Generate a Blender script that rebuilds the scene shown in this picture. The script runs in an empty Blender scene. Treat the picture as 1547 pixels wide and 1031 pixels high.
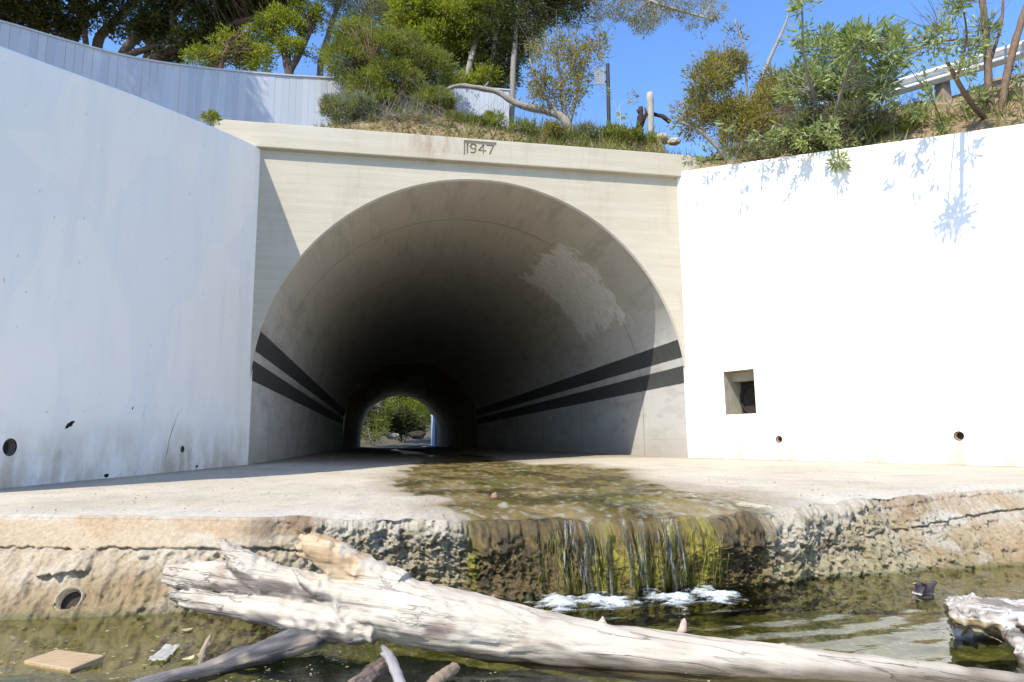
SKY_STRENGTH, SUN_STRENGTH, EXPOSURE = 0.15, 3.1, 1.16
import bpy, bmesh, math, random
import numpy as np
from mathutils import Vector, Matrix, noise
rng = np.random.default_rng(7); random.seed(7)
SC = bpy.context.scene
COL = SC.collection
PI = math.pi

# ---------------------------------------------------------------- camera frame (solved from the photo's vanishing points)
F = 1005.0; PX, PY = 773.5, 515.5
def _n(v): return v / np.linalg.norm(v)
YA = _n(np.array([575 - PX, 670 - PY, F]))
ZA = np.array([696 - PX, -5800 - PY, F]); ZA = _n(ZA - YA * (ZA @ YA))
XA = np.cross(YA, ZA)
RM = np.array([XA, YA, ZA])
def ray(px, py): return RM @ np.array([px - PX, py - PY, F])
def at(px, py, Y): r = ray(px, py); return r * (Y / r[1])          # the point of a pixel at world depth Y
def atz(px, py, z): r = ray(px, py); return r * (z / r[2])         # the point of a pixel on a level plane
def pxlen(p, n): return n * float((RM.T @ np.array(p))[2]) / F      # metres spanned by n photo pixels at p

cam = bpy.data.cameras.new('camera'); cam.sensor_width = 36; cam.lens = F / 1547 * 36
cam.clip_start = .05; cam.clip_end = 2000
co = bpy.data.objects.new('camera', cam); COL.objects.link(co)
co.matrix_world = Matrix(((RM[0,0], -RM[0,1], -RM[0,2], 0), (RM[1,0], -RM[1,1], -RM[1,2], 0), (RM[2,0], -RM[2,1], -RM[2,2], 0), (0,0,0,1)))
SC.camera = co

# ---------------------------------------------------------------- objects
def props(o, label=None, cat=None, group=None, kind=None):
    if label: o['label'] = label
    if cat: o['category'] = cat
    if group: o['group'] = group
    if kind: o['kind'] = kind
    return o
def empty(name, loc, label, cat, group=None):
    o = bpy.data.objects.new(name, None); COL.objects.link(o); o.location = [float(v) for v in loc]
    o.empty_display_size = .2
    return props(o, label, cat, group)
def link_mesh(name, me, mats, parent=None, smooth=False):
    for m in (mats if isinstance(mats, (list, tuple)) else [mats]): me.materials.append(m)
    o = bpy.data.objects.new(name, me); COL.objects.link(o)
    if parent is not None:
        o.parent = parent
        o.matrix_parent_inverse = Matrix.Translation(-Vector(parent.location))
    if smooth is not None: me.polygons.foreach_set('use_smooth', np.full(len(me.polygons), bool(smooth)))
    return o
def mesh_np(name, V, Fq, mat, parent=None, smooth=False, cols=None, extra=None, mi=None):  # mi: material slot per face
    """V (n,3); Fq list of index arrays (m,k)"""
    V = np.asarray(V, dtype=np.float32)
    if isinstance(Fq, np.ndarray): Fq = [Fq]
    me = bpy.data.meshes.new(name)
    me.vertices.add(len(V)); me.vertices.foreach_set('co', V.ravel())
    nl = sum(f.size for f in Fq); npoly = sum(len(f) for f in Fq)
    me.loops.add(nl); me.loops.foreach_set('vertex_index', np.concatenate([f.ravel() for f in Fq]).astype(np.int32))
    me.polygons.add(npoly)
    st = []; s = 0
    for f in Fq:
        k = f.shape[1]; st.append(s + np.arange(len(f)) * k); s += f.size
    me.polygons.foreach_set('loop_start', np.concatenate(st).astype(np.int32))
    if cols is not None:
        a = me.color_attributes.new('col', 'FLOAT_COLOR', 'POINT')
        c = np.ones((len(V), 4), dtype=np.float32); c[:, :3] = cols; a.data.foreach_set('color', c.ravel())
    if extra is not None:
        a = me.color_attributes.new('aux', 'FLOAT_COLOR', 'POINT')
        c = np.ones((len(V), 4), dtype=np.float32); c[:, :extra.shape[1]] = extra; a.data.foreach_set('color', c.ravel())
    if mi is not None: me.polygons.foreach_set('material_index', np.asarray(mi, dtype=np.int32))
    me.update(calc_edges=True); me.validate()
    return link_mesh(name, me, mat, parent, smooth)
def grid_faces(nu, nv):
    i = np.arange(nu - 1)[:, None] * nv + np.arange(nv - 1)[None, :]
    return np.stack([i, i + nv, i + nv + 1, i + 1], -1).reshape(-1, 4)
def from_bm(name, bm, mat, parent=None, smooth=False):
    me = bpy.data.meshes.new(name); bm.normal_update(); bm.to_mesh(me); bm.free()
    return link_mesh(name, me, mat, parent, smooth)
def bake(o):
    """apply the modifiers of o"""
    dg = bpy.context.evaluated_depsgraph_get(); dg.update()
    me = bpy.data.meshes.new_from_object(o.evaluated_get(dg))
    old = o.data; o.modifiers.clear(); o.data = me
    bpy.data.meshes.remove(old)
    return o
def cut(o, cutters):
    for c in cutters:
        m = o.modifiers.new('b', 'BOOLEAN'); m.operation = 'DIFFERENCE'; m.object = c; m.solver = 'EXACT'; m.material_mode = 'TRANSFER'
    bpy.context.view_layer.update(); bake(o)
    for c in cutters: bpy.data.objects.remove(c)
    return o
def box_bm(lo, hi, bm=None):
    bm = bm or bmesh.new()
    c = [(lo[i] + hi[i]) / 2 for i in range(3)]; s = [abs(hi[i] - lo[i]) for i in range(3)]
    r = bmesh.ops.create_cube(bm, size=1)
    bmesh.ops.transform(bm, verts=r['verts'], matrix=Matrix.Translation(c) @ Matrix.Diagonal((*s, 1)))
    return bm
def bevel_bm(bm, w, seg=2):
    bmesh.ops.bevel(bm, geom=list(bm.edges), offset=w, segments=seg, profile=.6, affect='EDGES'); return bm
def cyl_between(a, b, r0, r1=None, n=20, bm=None):
    bm = bm or bmesh.new(); a = Vector(a); b = Vector(b); d = b - a
    rot = d.to_track_quat('Z', 'Y').to_matrix().to_4x4()
    bmesh.ops.create_cone(bm, cap_ends=True, segments=n, radius1=r0, radius2=r0 if r1 is None else r1, depth=d.length, matrix=Matrix.Translation((a + b) / 2) @ rot)
    return bm
def ring_pipe(a, b, ro, ri, n=24):
    """hollow pipe between a and b"""
    a = Vector(a); b = Vector(b); q = (b - a).to_track_quat('Z', 'Y')
    V = []
    for p, r in ((a, ro), (a, ri), (b, ri), (b, ro)):
        for k in range(n):
            t = 2 * PI * k / n; V.append(p + q @ Vector((r * math.cos(t), r * math.sin(t), 0)))
    Fs = []
    for j in range(4):
        for k in range(n): Fs.append((j * n + k, j * n + (k + 1) % n, ((j + 1) % 4) * n + (k + 1) % n, ((j + 1) % 4) * n + k))
    return np.array(V), np.array(Fs)
def fbm(p, o=4): return noise.fractal(p, 1.0, 2.0, o, noise_basis='PERLIN_ORIGINAL')
class Tubes:
    """collects tapered tubes along polylines"""
    def __init__(s): s.V = []; s.F = []; s.n = 0
    def add(s, pts, rad, k=6, jitter=0.0, cap=True):
        pts = np.asarray(pts, float); m = len(pts)
        rad = np.broadcast_to(np.asarray(rad, float), (m,))
        d = np.gradient(pts, axis=0); d /= np.linalg.norm(d, axis=1)[:, None] + 1e-9
        up = np.array([0, 0, 1.]) if abs(d[0][2]) < .9 else np.array([1., 0, 0])
        u = np.cross(d[0], up); u /= np.linalg.norm(u); ang = np.arange(k) * 2 * PI / k
        out = []
        for i in range(m):
            u = u - d[i] * (u @ d[i]); u /= np.linalg.norm(u) + 1e-9; w = np.cross(d[i], u)
            rr = rad[i] * (1 + jitter * rng.standard_normal(k)) if jitter else rad[i]
            out.append(pts[i] + (np.cos(ang) * rr)[:, None] * u + (np.sin(ang) * rr)[:, None] * w)
        V = np.concatenate(out)
        i = np.arange(m - 1)[:, None] * k; j = np.arange(k)[None, :]; j2 = (j + 1) % k
        Fq = np.stack([i + j, i + j2, i + k + j2, i + k + j], -1).reshape(-1, 4)
        s.F.append(Fq + s.n); s.V.append(V); n0 = s.n; s.n += len(V)
        if cap:
            s.V.append(np.array([pts[0], pts[-1]])); a, b = s.n, s.n + 1; s.n += 2
            jj = np.arange(k); j3 = (jj + 1) % k
            q = np.stack([n0 + j3, n0 + jj, np.full(k, a), np.full(k, a)], -1)
            s.tri = getattr(s, 'tri', []) ; s.tri.append(np.stack([n0 + j3, n0 + jj, np.full(k, a)], -1))
            o = n0 + (m - 1) * k; s.tri.append(np.stack([o + jj, o + j3, np.full(k, b)], -1))
    def build(s, name, mat, parent=None, smooth=True):
        fl = [np.concatenate(s.F)]
        if getattr(s, 'tri', None): fl.append(np.concatenate(s.tri))
        return mesh_np(name, np.concatenate(s.V), fl, mat, parent, smooth)
def smooth_path(pts, n):
    """Catmull-Rom through pts (m,k) resampled to n rows"""
    P = np.asarray(pts, float); P = np.vstack([2 * P[0] - P[1], P, 2 * P[-1] - P[-2]])
    t = np.linspace(0, len(P) - 3 - 1e-6, n); i = t.astype(int); f = (t - i)[:, None]
    a, b, c, d = P[i], P[i + 1], P[i + 2], P[i + 3]
    return .5 * (2 * b + (c - a) * f + (2 * a - 5 * b + 4 * c - d) * f**2 + (3 * b - a - 3 * c + d) * f**3)

# ---------------------------------------------------------------- node helpers
class NT:
    def __init__(s, name):
        s.m = bpy.data.materials.new(name); s.m.use_nodes = True; s.t = s.m.node_tree; s.t.nodes.clear()
        s.out = s.t.nodes.new('ShaderNodeOutputMaterial')
    def n(s, typ, ins=None, **kw):
        nd = s.t.nodes.new('ShaderNode' + typ)
        for k, v in kw.items(): setattr(nd, k, v)
        for k, v in (ins or {}).items(): s.set(nd.inputs[k], v)
        return nd
    def set(s, sock, v):
        if isinstance(v, bpy.types.NodeSocket): s.t.links.new(v, sock)
        elif isinstance(v, bpy.types.Node): s.t.links.new(v.outputs[0], sock)
        elif isinstance(v, (tuple, list)) and len(v) == 3 and sock.type == 'RGBA': sock.default_value = (*v, 1)
        else: sock.default_value = v
    def coord(s, kind='Object', scale=None, rot=None):
        c = s.n('TexCoord').outputs[kind]
        if scale is not None:
            if rot: c = s.n('Mapping', {'Vector': c, 'Rotation': rot}).outputs[0]
            c = s.n('Mapping', {'Vector': c, 'Scale': scale if isinstance(scale, tuple) else (scale,) * 3}).outputs[0]
        return c
    def noise(s, scale, detail=5, rough=.55, vec=None, dist=0):
        return s.n('TexNoise', {'Vector': vec if vec is not None else s.coord(), 'Scale': scale, 'Detail': detail, 'Roughness': rough, 'Distortion': dist}).outputs['Fac']
    def ramp(s, fac, stops):
        r = s.n('ValToRGB', {'Fac': fac}); e = r.color_ramp.elements
        while len(e) > 1: e.remove(e[-1])
        for i, (p, c) in enumerate(stops):
            k = e[0] if i == 0 else e.new(p)
            k.position = p; k.color = (*c, 1) if not isinstance(c, (int, float)) else (c, c, c, 1)
        return r.outputs[0]
    def mix(s, fac, a, b, mode='MIX'):
        x = s.n('Mix', data_type='RGBA', blend_type=mode)
        s.set(x.inputs[0], fac); s.set(x.inputs[6], a); s.set(x.inputs[7], b)
        return x.outputs[2]
    def math(s, op, a, b=0.0, c=0.0, clamp=False):
        x = s.n('Math', operation=op, use_clamp=clamp); s.set(x.inputs[0], a); s.set(x.inputs[1], b); s.set(x.inputs[2], c); return x.outputs[0]
    def band(s, v, lo, hi, soft):
        a = s.n('MapRange', {'Value': v, 'From Min': lo - soft, 'From Max': lo + soft}).outputs[0]
        b = s.n('MapRange', {'Value': v, 'From Min': hi - soft, 'From Max': hi + soft, 'To Min': 1.0, 'To Max': 0.0}).outputs[0]
        return s.math('MULTIPLY', a, b)
    def bump(s, h, strength=.3, dist=.02, normal=None):
        b = s.n('Bump', {'Height': h, 'Strength': strength, 'Distance': dist})
        if normal is not None: s.set(b.inputs['Normal'], normal)
        return b.outputs[0]
    def bsdf(s, col, rough=.8, normal=None, spec=.35, **kw):
        p = s.n('BsdfPrincipled', {'Base Color': col, 'Roughness': rough, 'Specular IOR Level': spec, **kw})
        if normal is not None: s.set(p.inputs['Normal'], normal)
        return p.outputs[0]
    def done(s, sh): s.t.links.new(sh, s.out.inputs['Surface']); return s.m

def sep(t, vec): return t.n('SeparateXYZ', {'Vector': vec}).outputs

def m_white_wall(name, stain=1.0, tint=(.90, .872, .805), centre=None):
    t = NT(name); c = t.coord(); x, y, z = sep(t, c)
    st = t.coord(scale=(1, 1, .22))
    mott = t.noise(.9, 6, .6); streak = t.noise(3.2, 5, .6, st)
    col = t.mix(t.math('MULTIPLY', t.ramp(mott, [(.38, 0), (.7, 1)]), .35), tint, tuple(v * .90 for v in tint))
    col = t.mix(t.math('MULTIPLY', t.ramp(streak, [(.50, 0), (.70, 1)]), .34), col, (.70, .71, .72))
    # painted-over panels of a slightly bluer white
    po = t.n('TexVoronoi', {'Vector': t.coord(scale=(.8, .8, .55)), 'Scale': 1.1}).outputs['Color']
    pv = sep(t, po)[0]
    col = t.mix(t.math('MULTIPLY', t.ramp(pv, [(.58, 0), (.61, 1)]), .30), col, (.77, .785, .81))
    # tan flood stain along the foot
    low = t.n('MapRange', {'Value': t.math('ADD', z, t.math('MULTIPLY', t.noise(1.3, 4), -.5)), 'From Min': -.62, 'From Max': .1, 'To Min': 1.0, 'To Max': 0.0}).outputs[0]
    low = t.math('MULTIPLY', low, t.ramp(t.noise(2.6, 6, .65, t.coord(scale=(1, 1, .5))), [(.36, .05), (.62, 1)]))
    col = t.mix(t.math('MULTIPLY', low, .95 * stain), col, (.47, .41, .31))
    rust = t.math('MULTIPLY', t.ramp(t.noise(5, 5, .7, t.coord(scale=(1, 1, .25))), [(.60, 0), (.72, 1)]), t.n('MapRange', {'Value': z, 'From Min': .3, 'From Max': .8, 'To Min': 1.0, 'To Max': 0.0}).outputs[0])
    col = t.mix(t.math('MULTIPLY', rust, .35), col, (.50, .40, .25))
    fan = t.math('MULTIPLY', t.math('MULTIPLY', t.band(t.math('ADD', y, t.math('MULTIPLY', t.noise(5, 3), .12)), 10.74, 11.30, .04), t.n('MapRange', {'Value': x, 'From Min': 5.9, 'From Max': 6.0}).outputs[0]), t.band(z, -.5, .44, .01))
    col = t.mix(t.math('MULTIPLY', fan, t.math('MULTIPLY', t.noise(4, 4), .75)), col, (.46, .40, .25))
    sp = t.ramp(t.noise(34, 3, .6), [(.70, 0), (.78, 1)])
    col = t.mix(t.math('MULTIPLY', sp, .25), col, (.3, .29, .27))
    for yy, w_ in ((7.29, .07), (10.15, .05), (10.33, .06), (7.90, .06)):   # weeping under the pipe mouths
        dr = t.math('MULTIPLY', t.band(t.math('ADD', y, t.math('MULTIPLY', t.noise(9, 3), .10)), yy - w_ + .05, yy + w_ + .05, .025), t.band(z, -.6, -.04, .03))
        col = t.mix(t.math('MULTIPLY', dr, t.math('MULTIPLY', t.noise(7, 5, .7), .9)), col, (.40, .34, .24))
    pk = t.ramp(t.noise(11, 2, .5), [(.72, 0), (.76, 1)])
    col = t.mix(t.math('MULTIPLY', pk, .5), col, (.42, .40, .37))
    h = t.math('ADD', t.noise(7, 6, .6), t.math('MULTIPLY', t.noise(60, 4, .6), .25))
    h = t.math('ADD', h, t.math('MULTIPLY', t.n('TexWave', {'Vector': t.coord(scale=(0, 0, 1)), 'Scale': 1.1, 'Distortion': .6, 'Detail': 2}, wave_type='BANDS', bands_direction='Z').outputs['Fac'], .3))
    return t.done(t.bsdf(col, .72, t.bump(h, .25, .012), .3))

def m_portal(name='portal_concrete'):
    t = NT(name); c = t.coord(); x, y, z = sep(t, c)
    col = t.mix(t.noise(1.1, 6, .62), (.48, .43, .335), (.40, .355, .27))
    # horizontal board marks
    bz = t.n('TexNoise', {'Vector': t.coord(scale=(.55, .55, 7.0)), 'Scale': 1.6, 'Detail': 4, 'Roughness': .6}).outputs['Fac']
    col = t.mix(t.math('MULTIPLY', t.ramp(bz, [(.42, 0), (.68, 1)]), .3), col, (.54, .51, .43))
    lines = t.n('TexWave', {'Vector': t.coord(scale=(0, 0, 1)), 'Scale': 1.75, 'Distortion': .15, 'Detail': 1}, wave_type='BANDS', bands_direction='Z').outputs['Fac']
    ln = t.ramp(lines, [(.0, 1), (.035, 0)])
    col = t.mix(t.math('MULTIPLY', ln, t.math('MULTIPLY', t.ramp(t.noise(2.1, 4), [(.45, 0), (.65, 1)]), .4)), col, (.30, .27, .21))
    # brown weeping stains
    ws = t.ramp(t.noise(1.6, 5, .65, t.coord(scale=(1.5, 1.5, .35))), [(.54, 0), (.74, 1)])
    col = t.mix(t.math('MULTIPLY', ws, .45), col, (.34, .26, .17))
    dx = t.math('ABSOLUTE', t.math('SUBTRACT', x, .95))
    zone = t.n('MapRange', {'Value': t.math('ADD', dx, t.math('MULTIPLY', t.noise(3, 4), .5)), 'From Min': .35, 'From Max': 1.3, 'To Min': 1.0, 'To Max': 0.0}).outputs[0]
    zt = t.n('MapRange', {'Value': z, 'From Min': 5.1, 'From Max': 5.5}).outputs[0]
    col = t.mix(t.math('MULTIPLY', t.math('MULTIPLY', zone, zt), t.math('MULTIPLY', t.ramp(t.noise(4, 5, .7, t.coord(scale=(1.5, 1, .4))), [(.4, .1), (.62, 1)]), .85)), col, (.27, .19, .12))
    h = t.math('ADD', t.math('MULTIPLY', lines, .35), t.math('ADD', t.noise(9, 6, .6), t.math('MULTIPLY', t.noise(70, 3), .3)))
    return t.done(t.bsdf(col, .85, t.bump(h, .3, .01), .25))

def m_lining(old=False):
    t = NT('old_lining' if old else 'painted_lining'); c = t.coord(); x, y, z = sep(t, c)
    if old:
        col = t.mix(t.noise(1.2, 7, .7), (.60, .45, .29), (.28, .21, .14))
        br = t.n('TexBrick', {'Vector': t.coord(scale=(1, 1, 1)), 'Scale': 3.0, 'Mortar Size': .03, 'Color1': (1, 1, 1, 1), 'Color2': (.7, .7, .7, 1), 'Mortar': (.4, .4, .4, 1)}).outputs['Color']
        col = t.mix(.5, col, br, 'MULTIPLY')
        return t.done(t.bsdf(col, .9, t.bump(t.noise(6, 6, .7), .6, .05), .2))
    up = t.n('MapRange', {'Value': t.math('ADD', z, t.math('MULTIPLY', t.noise(1.5, 4), .6)), 'From Min': 2.3, 'From Max': 3.6}).outputs[0]
    base = t.mix(t.noise(1.3, 6, .6), (.56, .55, .525), (.48, .465, .43))
    beige = t.mix(t.noise(1.1, 6, .6), (.53, .495, .425), (.44, .405, .34))
    col = t.mix(up, base, beige)
    # form-board joints running along the bore (constant angle round the axis)
    ang = t.n('Math', operation='ARCTAN2'); t.set(ang.inputs[0], t.math('SUBTRACT', z, .92)); t.set(ang.inputs[1], t.math('SUBTRACT', x, 1.8))
    fr = t.math('FRACT', t.math('MULTIPLY', ang.outputs[0], 9.0))
    ln = t.math('MULTIPLY', t.ramp(fr, [(.0, 1), (.03, 0)]), t.ramp(t.noise(.9, 4, .6, t.coord(scale=(1.5, .5, 1.5))), [(.42, 0), (.6, 1)]))
    col = t.mix(t.math('MULTIPLY', ln, .7), col, (.20, .18, .14))
    jt = t.ramp(t.math('FRACT', t.math('MULTIPLY', t.math('ADD', y, t.math('MULTIPLY', t.noise(.8, 3), .12)), .21)), [(.0, 1), (.012, 1), (.02, 0)])
    col = t.mix(t.math('MULTIPLY', jt, t.math('MULTIPLY', t.noise(2, 4), .8)), col, (.16, .14, .11))
    strk = t.noise(2.6, 5, .65, t.coord(scale=(1.2, .25, 1.2)))
    col = t.mix(t.math('MULTIPLY', t.ramp(strk, [(.50, 0), (.68, 1)]), .5), col, (.30, .265, .21))
    # patch of lighter paint with a ragged edge
    dy = t.math('SUBTRACT', y, PATCH[1]); dz = t.math('SUBTRACT', ang.outputs[0], PATCH[0])
    wob = t.math('MULTIPLY', t.math('SUBTRACT', t.noise(2.5, 6, .75), .5), 1.1)
    rag = t.math('MULTIPLY', t.math('SUBTRACT', t.noise(1.0, 4, .8, t.coord(scale=(4, 14, 4))), .5), .55)
    k = t.math('ADD', t.math('MAXIMUM', t.math('ABSOLUTE', t.math('DIVIDE', dy, PATCH[3])), t.math('ABSOLUTE', t.math('DIVIDE', dz, PATCH[2]))), t.math('ADD', wob, rag))
    pm = t.n('MapRange', {'Value': k, 'From Min': .86, 'From Max': .95, 'To Min': 1.0, 'To Max': 0.0}).outputs[0]
    mott = t.ramp(t.noise(1.6, 6, .8, t.coord(scale=(3, 9, 3))), [(.36, .25), (.6, 1)])
    col = t.mix(t.math('MULTIPLY', t.math('MULTIPLY', pm, mott), .95), col, (.78, .77, .74))
    # painted-over blotches low on the walls
    bl = t.math('MULTIPLY', t.ramp(t.noise(.8, 3, .5, t.coord(scale=(1, .6, 1.2))), [(.55, 0), (.58, 1)]), .25)
    col = t.mix(t.math('MULTIPLY', bl, t.math('SUBTRACT', 1.0, up)), col, (.70, .70, .70))
    # two charcoal stripes
    zz = t.math('ADD', z, t.math('MULTIPLY', t.math('SUBTRACT', t.noise(14, 5, .7), .5), .035))
    s = t.math('MAXIMUM', t.band(zz, STRIPES[0][0], STRIPES[0][1], .006), t.band(zz, STRIPES[1][0], STRIPES[1][1], .006))
    chip = t.ramp(t.noise(9, 6, .75, t.coord(scale=(1, .6, 1.4))), [(.66, 1), (.76, .5)])
    s = t.math('MULTIPLY', s, chip)
    col = t.mix(s, col, t.mix(t.noise(3, 5), (.050, .051, .050), (.085, .086, .084)))
    dirt = t.n('MapRange', {'Value': t.math('ADD', z, t.math('MULTIPLY', t.noise(2, 5), -.5)), 'From Min': -.6, 'From Max': .1, 'To Min': 1.0, 'To Max': 0.0}).outputs[0]
    col = t.mix(t.math('MULTIPLY', dirt, .5), col, (.34, .30, .23))
    h = t.math('ADD', t.noise(5, 6, .6), t.math('ADD', t.math('MULTIPLY', t.noise(50, 3), .3), t.math('MULTIPLY', ln, -.4)))
    return t.done(t.bsdf(col, .75, t.bump(h, .3, .012), .3))

def m_simple(name, c1, c2, scale=4, rough=.8, bump=.3, bs=20, bd=.01, spec=.3, detail=6, vscale=None):
    t = NT(name); v = t.coord(scale=vscale) if vscale else t.coord()
    col = t.mix(t.ramp(t.noise(scale, detail, .62, v), [(.3, 0), (.7, 1)]), c1, c2)
    return t.done(t.bsdf(col, rough, t.bump(t.noise(bs, 6, .65, v), bump, bd), spec))

def m_attr(name, rough=.85, fine=1.0, wet=True):
    """colour laid down per vertex (stains, algae, stone, painted pit shade and glints) plus fine grain; aux.r is wetness"""
    t = NT(name)
    a = t.n('VertexColor', layer_name='col').outputs[0]
    g = t.noise(38, 6, .7); g2 = t.noise(150, 4, .7)
    col = t.mix(1.0, a, t.mix(t.ramp(g, [(.3, 0), (.7, 1)]), (.68, .66, .63), (1.15, 1.15, 1.15)), 'MULTIPLY')
    col = t.mix(.5 * fine, col, t.mix(t.ramp(g2, [(.35, 0), (.65, 1)]), (.7, .7, .7), (1.15, 1.15, 1.15)), 'MULTIPLY')
    aux = t.n('SeparateColor', {'Color': t.n('VertexColor', layer_name='aux').outputs[0]}).outputs
    r = t.n('MapRange', {'Value': aux[0], 'To Min': rough, 'To Max': .15}).outputs[0]
    h = t.math('ADD', t.noise(30, 6, .7), t.math('MULTIPLY', g2, .5))
    st = t.n('MapRange', {'Value': aux[1], 'To Min': .12, 'To Max': .9}).outputs[0]
    b = t.n('Bump', {'Height': h, 'Strength': st, 'Distance': .015})
    return t.done(t.bsdf(col, r, b.outputs[0], .4))

def m_water(name='water', tint=(.86, .90, .74), scale=7.0, strength=.12, dist=.02, stretch=(1, 2.2, 1), extra=None):
    """clear water: Fresnel mix of a lightly tinted see-through and a mirror, so the bed below gets sun"""
    t = NT(name)
    h = t.math('ADD', t.noise(scale, 3, .5, t.coord(scale=stretch), .4), t.math('MULTIPLY', t.noise(scale * 4, 2, .5, t.coord(scale=stretch)), .22))
    nrm = t.bump(h, strength, dist)
    fr = t.n('Fresnel', {'IOR': 1.33, 'Normal': nrm}).outputs[0]
    sh = t.n('MixShader', {0: fr, 1: t.n('BsdfTransparent', {'Color': tint}), 2: t.n('BsdfGlossy', {'Color': (1, 1, 1), 'Roughness': .03, 'Normal': nrm})}).outputs[0]
    return t.done(sh)

def m_leaf(name, cols, trans=.45, rough=.5, spec=.4):
    t = NT(name)
    isl = t.n('NewGeometry').outputs['Random Per Island']
    c = t.ramp(isl, [(i / max(1, len(cols) - 1), k) for i, k in enumerate(cols)])
    c = t.mix(t.ramp(t.noise(1.6, 3), [(.35, 0), (.65, 1)]), t.mix(1.0, c, (.62, .66, .6), 'MULTIPLY'), t.mix(1.0, c, (1.15, 1.12, 1.0), 'MULTIPLY'))
    d = t.bsdf(c, rough, None, spec)
    tr = t.n('BsdfTranslucent', {'Color': t.mix(1.0, c, (1.25, 1.3, .6), 'MULTIPLY')})
    return t.done(t.n('MixShader', {0: trans, 1: d, 2: tr}).outputs[0])
def m_bark(name, c1, c2, sc=(6, 6, 1.2)):
    return m_simple(name, c1, c2, 5, .9, .7, 9, .03, .15, 6, sc)
# ================================================================ light
SUN = Vector((-1.02, -1.0, 1.66)).normalized()
W = bpy.data.worlds.new('World'); SC.world = W; W.use_nodes = True
wt = W.node_tree; bg = wt.nodes['Background']
sky = wt.nodes.new('ShaderNodeTexSky'); sky.sky_type = 'NISHITA'; sky.sun_disc = False
sky.sun_elevation = math.asin(SUN.z); sky.sun_rotation = math.atan2(SUN.x, SUN.y) % (2 * PI)
sky.altitude = 0; sky.air_density = 1.0; sky.dust_density = .3; sky.ozone_density = 4.0
hs = wt.nodes.new("ShaderNodeHueSaturation"); hs.inputs["Saturation"].default_value = 1.14; hs.inputs['Hue'].default_value = .506; wt.links.new(sky.outputs[0], hs.inputs["Color"]); wt.links.new(hs.outputs[0], bg.inputs[0]); bg.inputs[1].default_value = SKY_STRENGTH
sl = bpy.data.lights.new('sun', 'SUN'); sl.energy = SUN_STRENGTH; sl.angle = math.radians(.53); sl.color = (1, .94, .825)
so = bpy.data.objects.new('sun', sl); COL.objects.link(so); so.rotation_euler = SUN.to_track_quat('Z', 'Y').to_euler(); so.location = SUN * 60
SC.view_settings.view_transform = 'Standard'; SC.view_settings.look = 'None'; SC.view_settings.gamma = 1; SC.view_settings.exposure = EXPOSURE
SC.cycles.max_bounces = 12; SC.cycles.diffuse_bounces = 4; SC.cycles.transparent_max_bounces = 24
SC.cycles.use_denoising = True

# ================================================================ main dimensions
CX, CZ, RAD = 1.80, .92, 4.02          # arch axis and radius
YP = 12.0                               # portal plane
YJ, YE = 41.0, 67.0                     # end of the painted barrel, far mouth
WATER = -.88
def floor_z(x, y):
    dish = .10 * max(0.0, 1 - ((x - 1.6) / 3.4) ** 2) * min(1, max(0, (y - 5.0) / 6.0)) if y < 40 else .10 * max(0.0, 1 - ((x - 1.6) / 3.4) ** 2)
    dish += .030 * math.exp(-((x - 1.4) / .95) ** 2) * (1 - min(1, max(0, (y - 4.4) / 3.0)))
    return -.335 - .0105 * max(0, 12 - y) - dish + (.0 if y < 12 else .0)
def cyl_hit(px, py, r=RAD):
    d = ray(px, py); a = d[0]**2 + d[2]**2; b = -2 * (d[0] * CX + d[2] * CZ); c = CX**2 + CZ**2 - r * r
    t = (-b + math.sqrt(b * b - 4 * a * c)) / (2 * a); return d * t
_p = [cyl_hit(*q) for q in ((800, 410), (945, 470), (880, 515), (860, 395))]
_a = [math.atan2(p[2] - CZ, p[0] - CX) for p in _p]; _y = [p[1] for p in _p]
PATCH = ((max(_a) + min(_a)) / 2, (max(_y) + min(_y)) / 2, (max(_a) - min(_a)) / 2 * 1.05, (max(_y) - min(_y)) / 2 * 1.05)
STRIPES = ((1.60, 1.95), (1.10, 1.44))
M = {}
M['white_left'] = m_white_wall('white_wall_paint', 1.0)
M['portal'] = m_portal()
M['lining'] = m_lining(); M['old'] = m_lining(True)
M['steel'] = m_simple('galvanised_steel', (.55, .56, .57), (.42, .43, .45), 9, .38, .05, 40, .004, .5)
M['rust'] = m_simple('rusty_pipe', (.20, .10, .06), (.10, .06, .045), 14, .85, .4)
M['clay'] = m_simple('clay_pipe', (.34, .20, .13), (.22, .13, .09), 14, .85, .3)
M['conduit'] = m_simple('grey_cement_pipe', (.13, .12, .10), (.07, .065, .055), 14, .85, .3)
M['mud_and_shade'] = m_simple('silt_and_shade', (.05, .04, .03), (.02, .018, .015), 14, .95, .4)  # dark silt colour, also stands for the unlit depth of pipes and drain
M['culvert'] = m_simple('culvert_concrete', (.44, .40, .31), (.31, .28, .20), 5, .85, .4)

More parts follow.
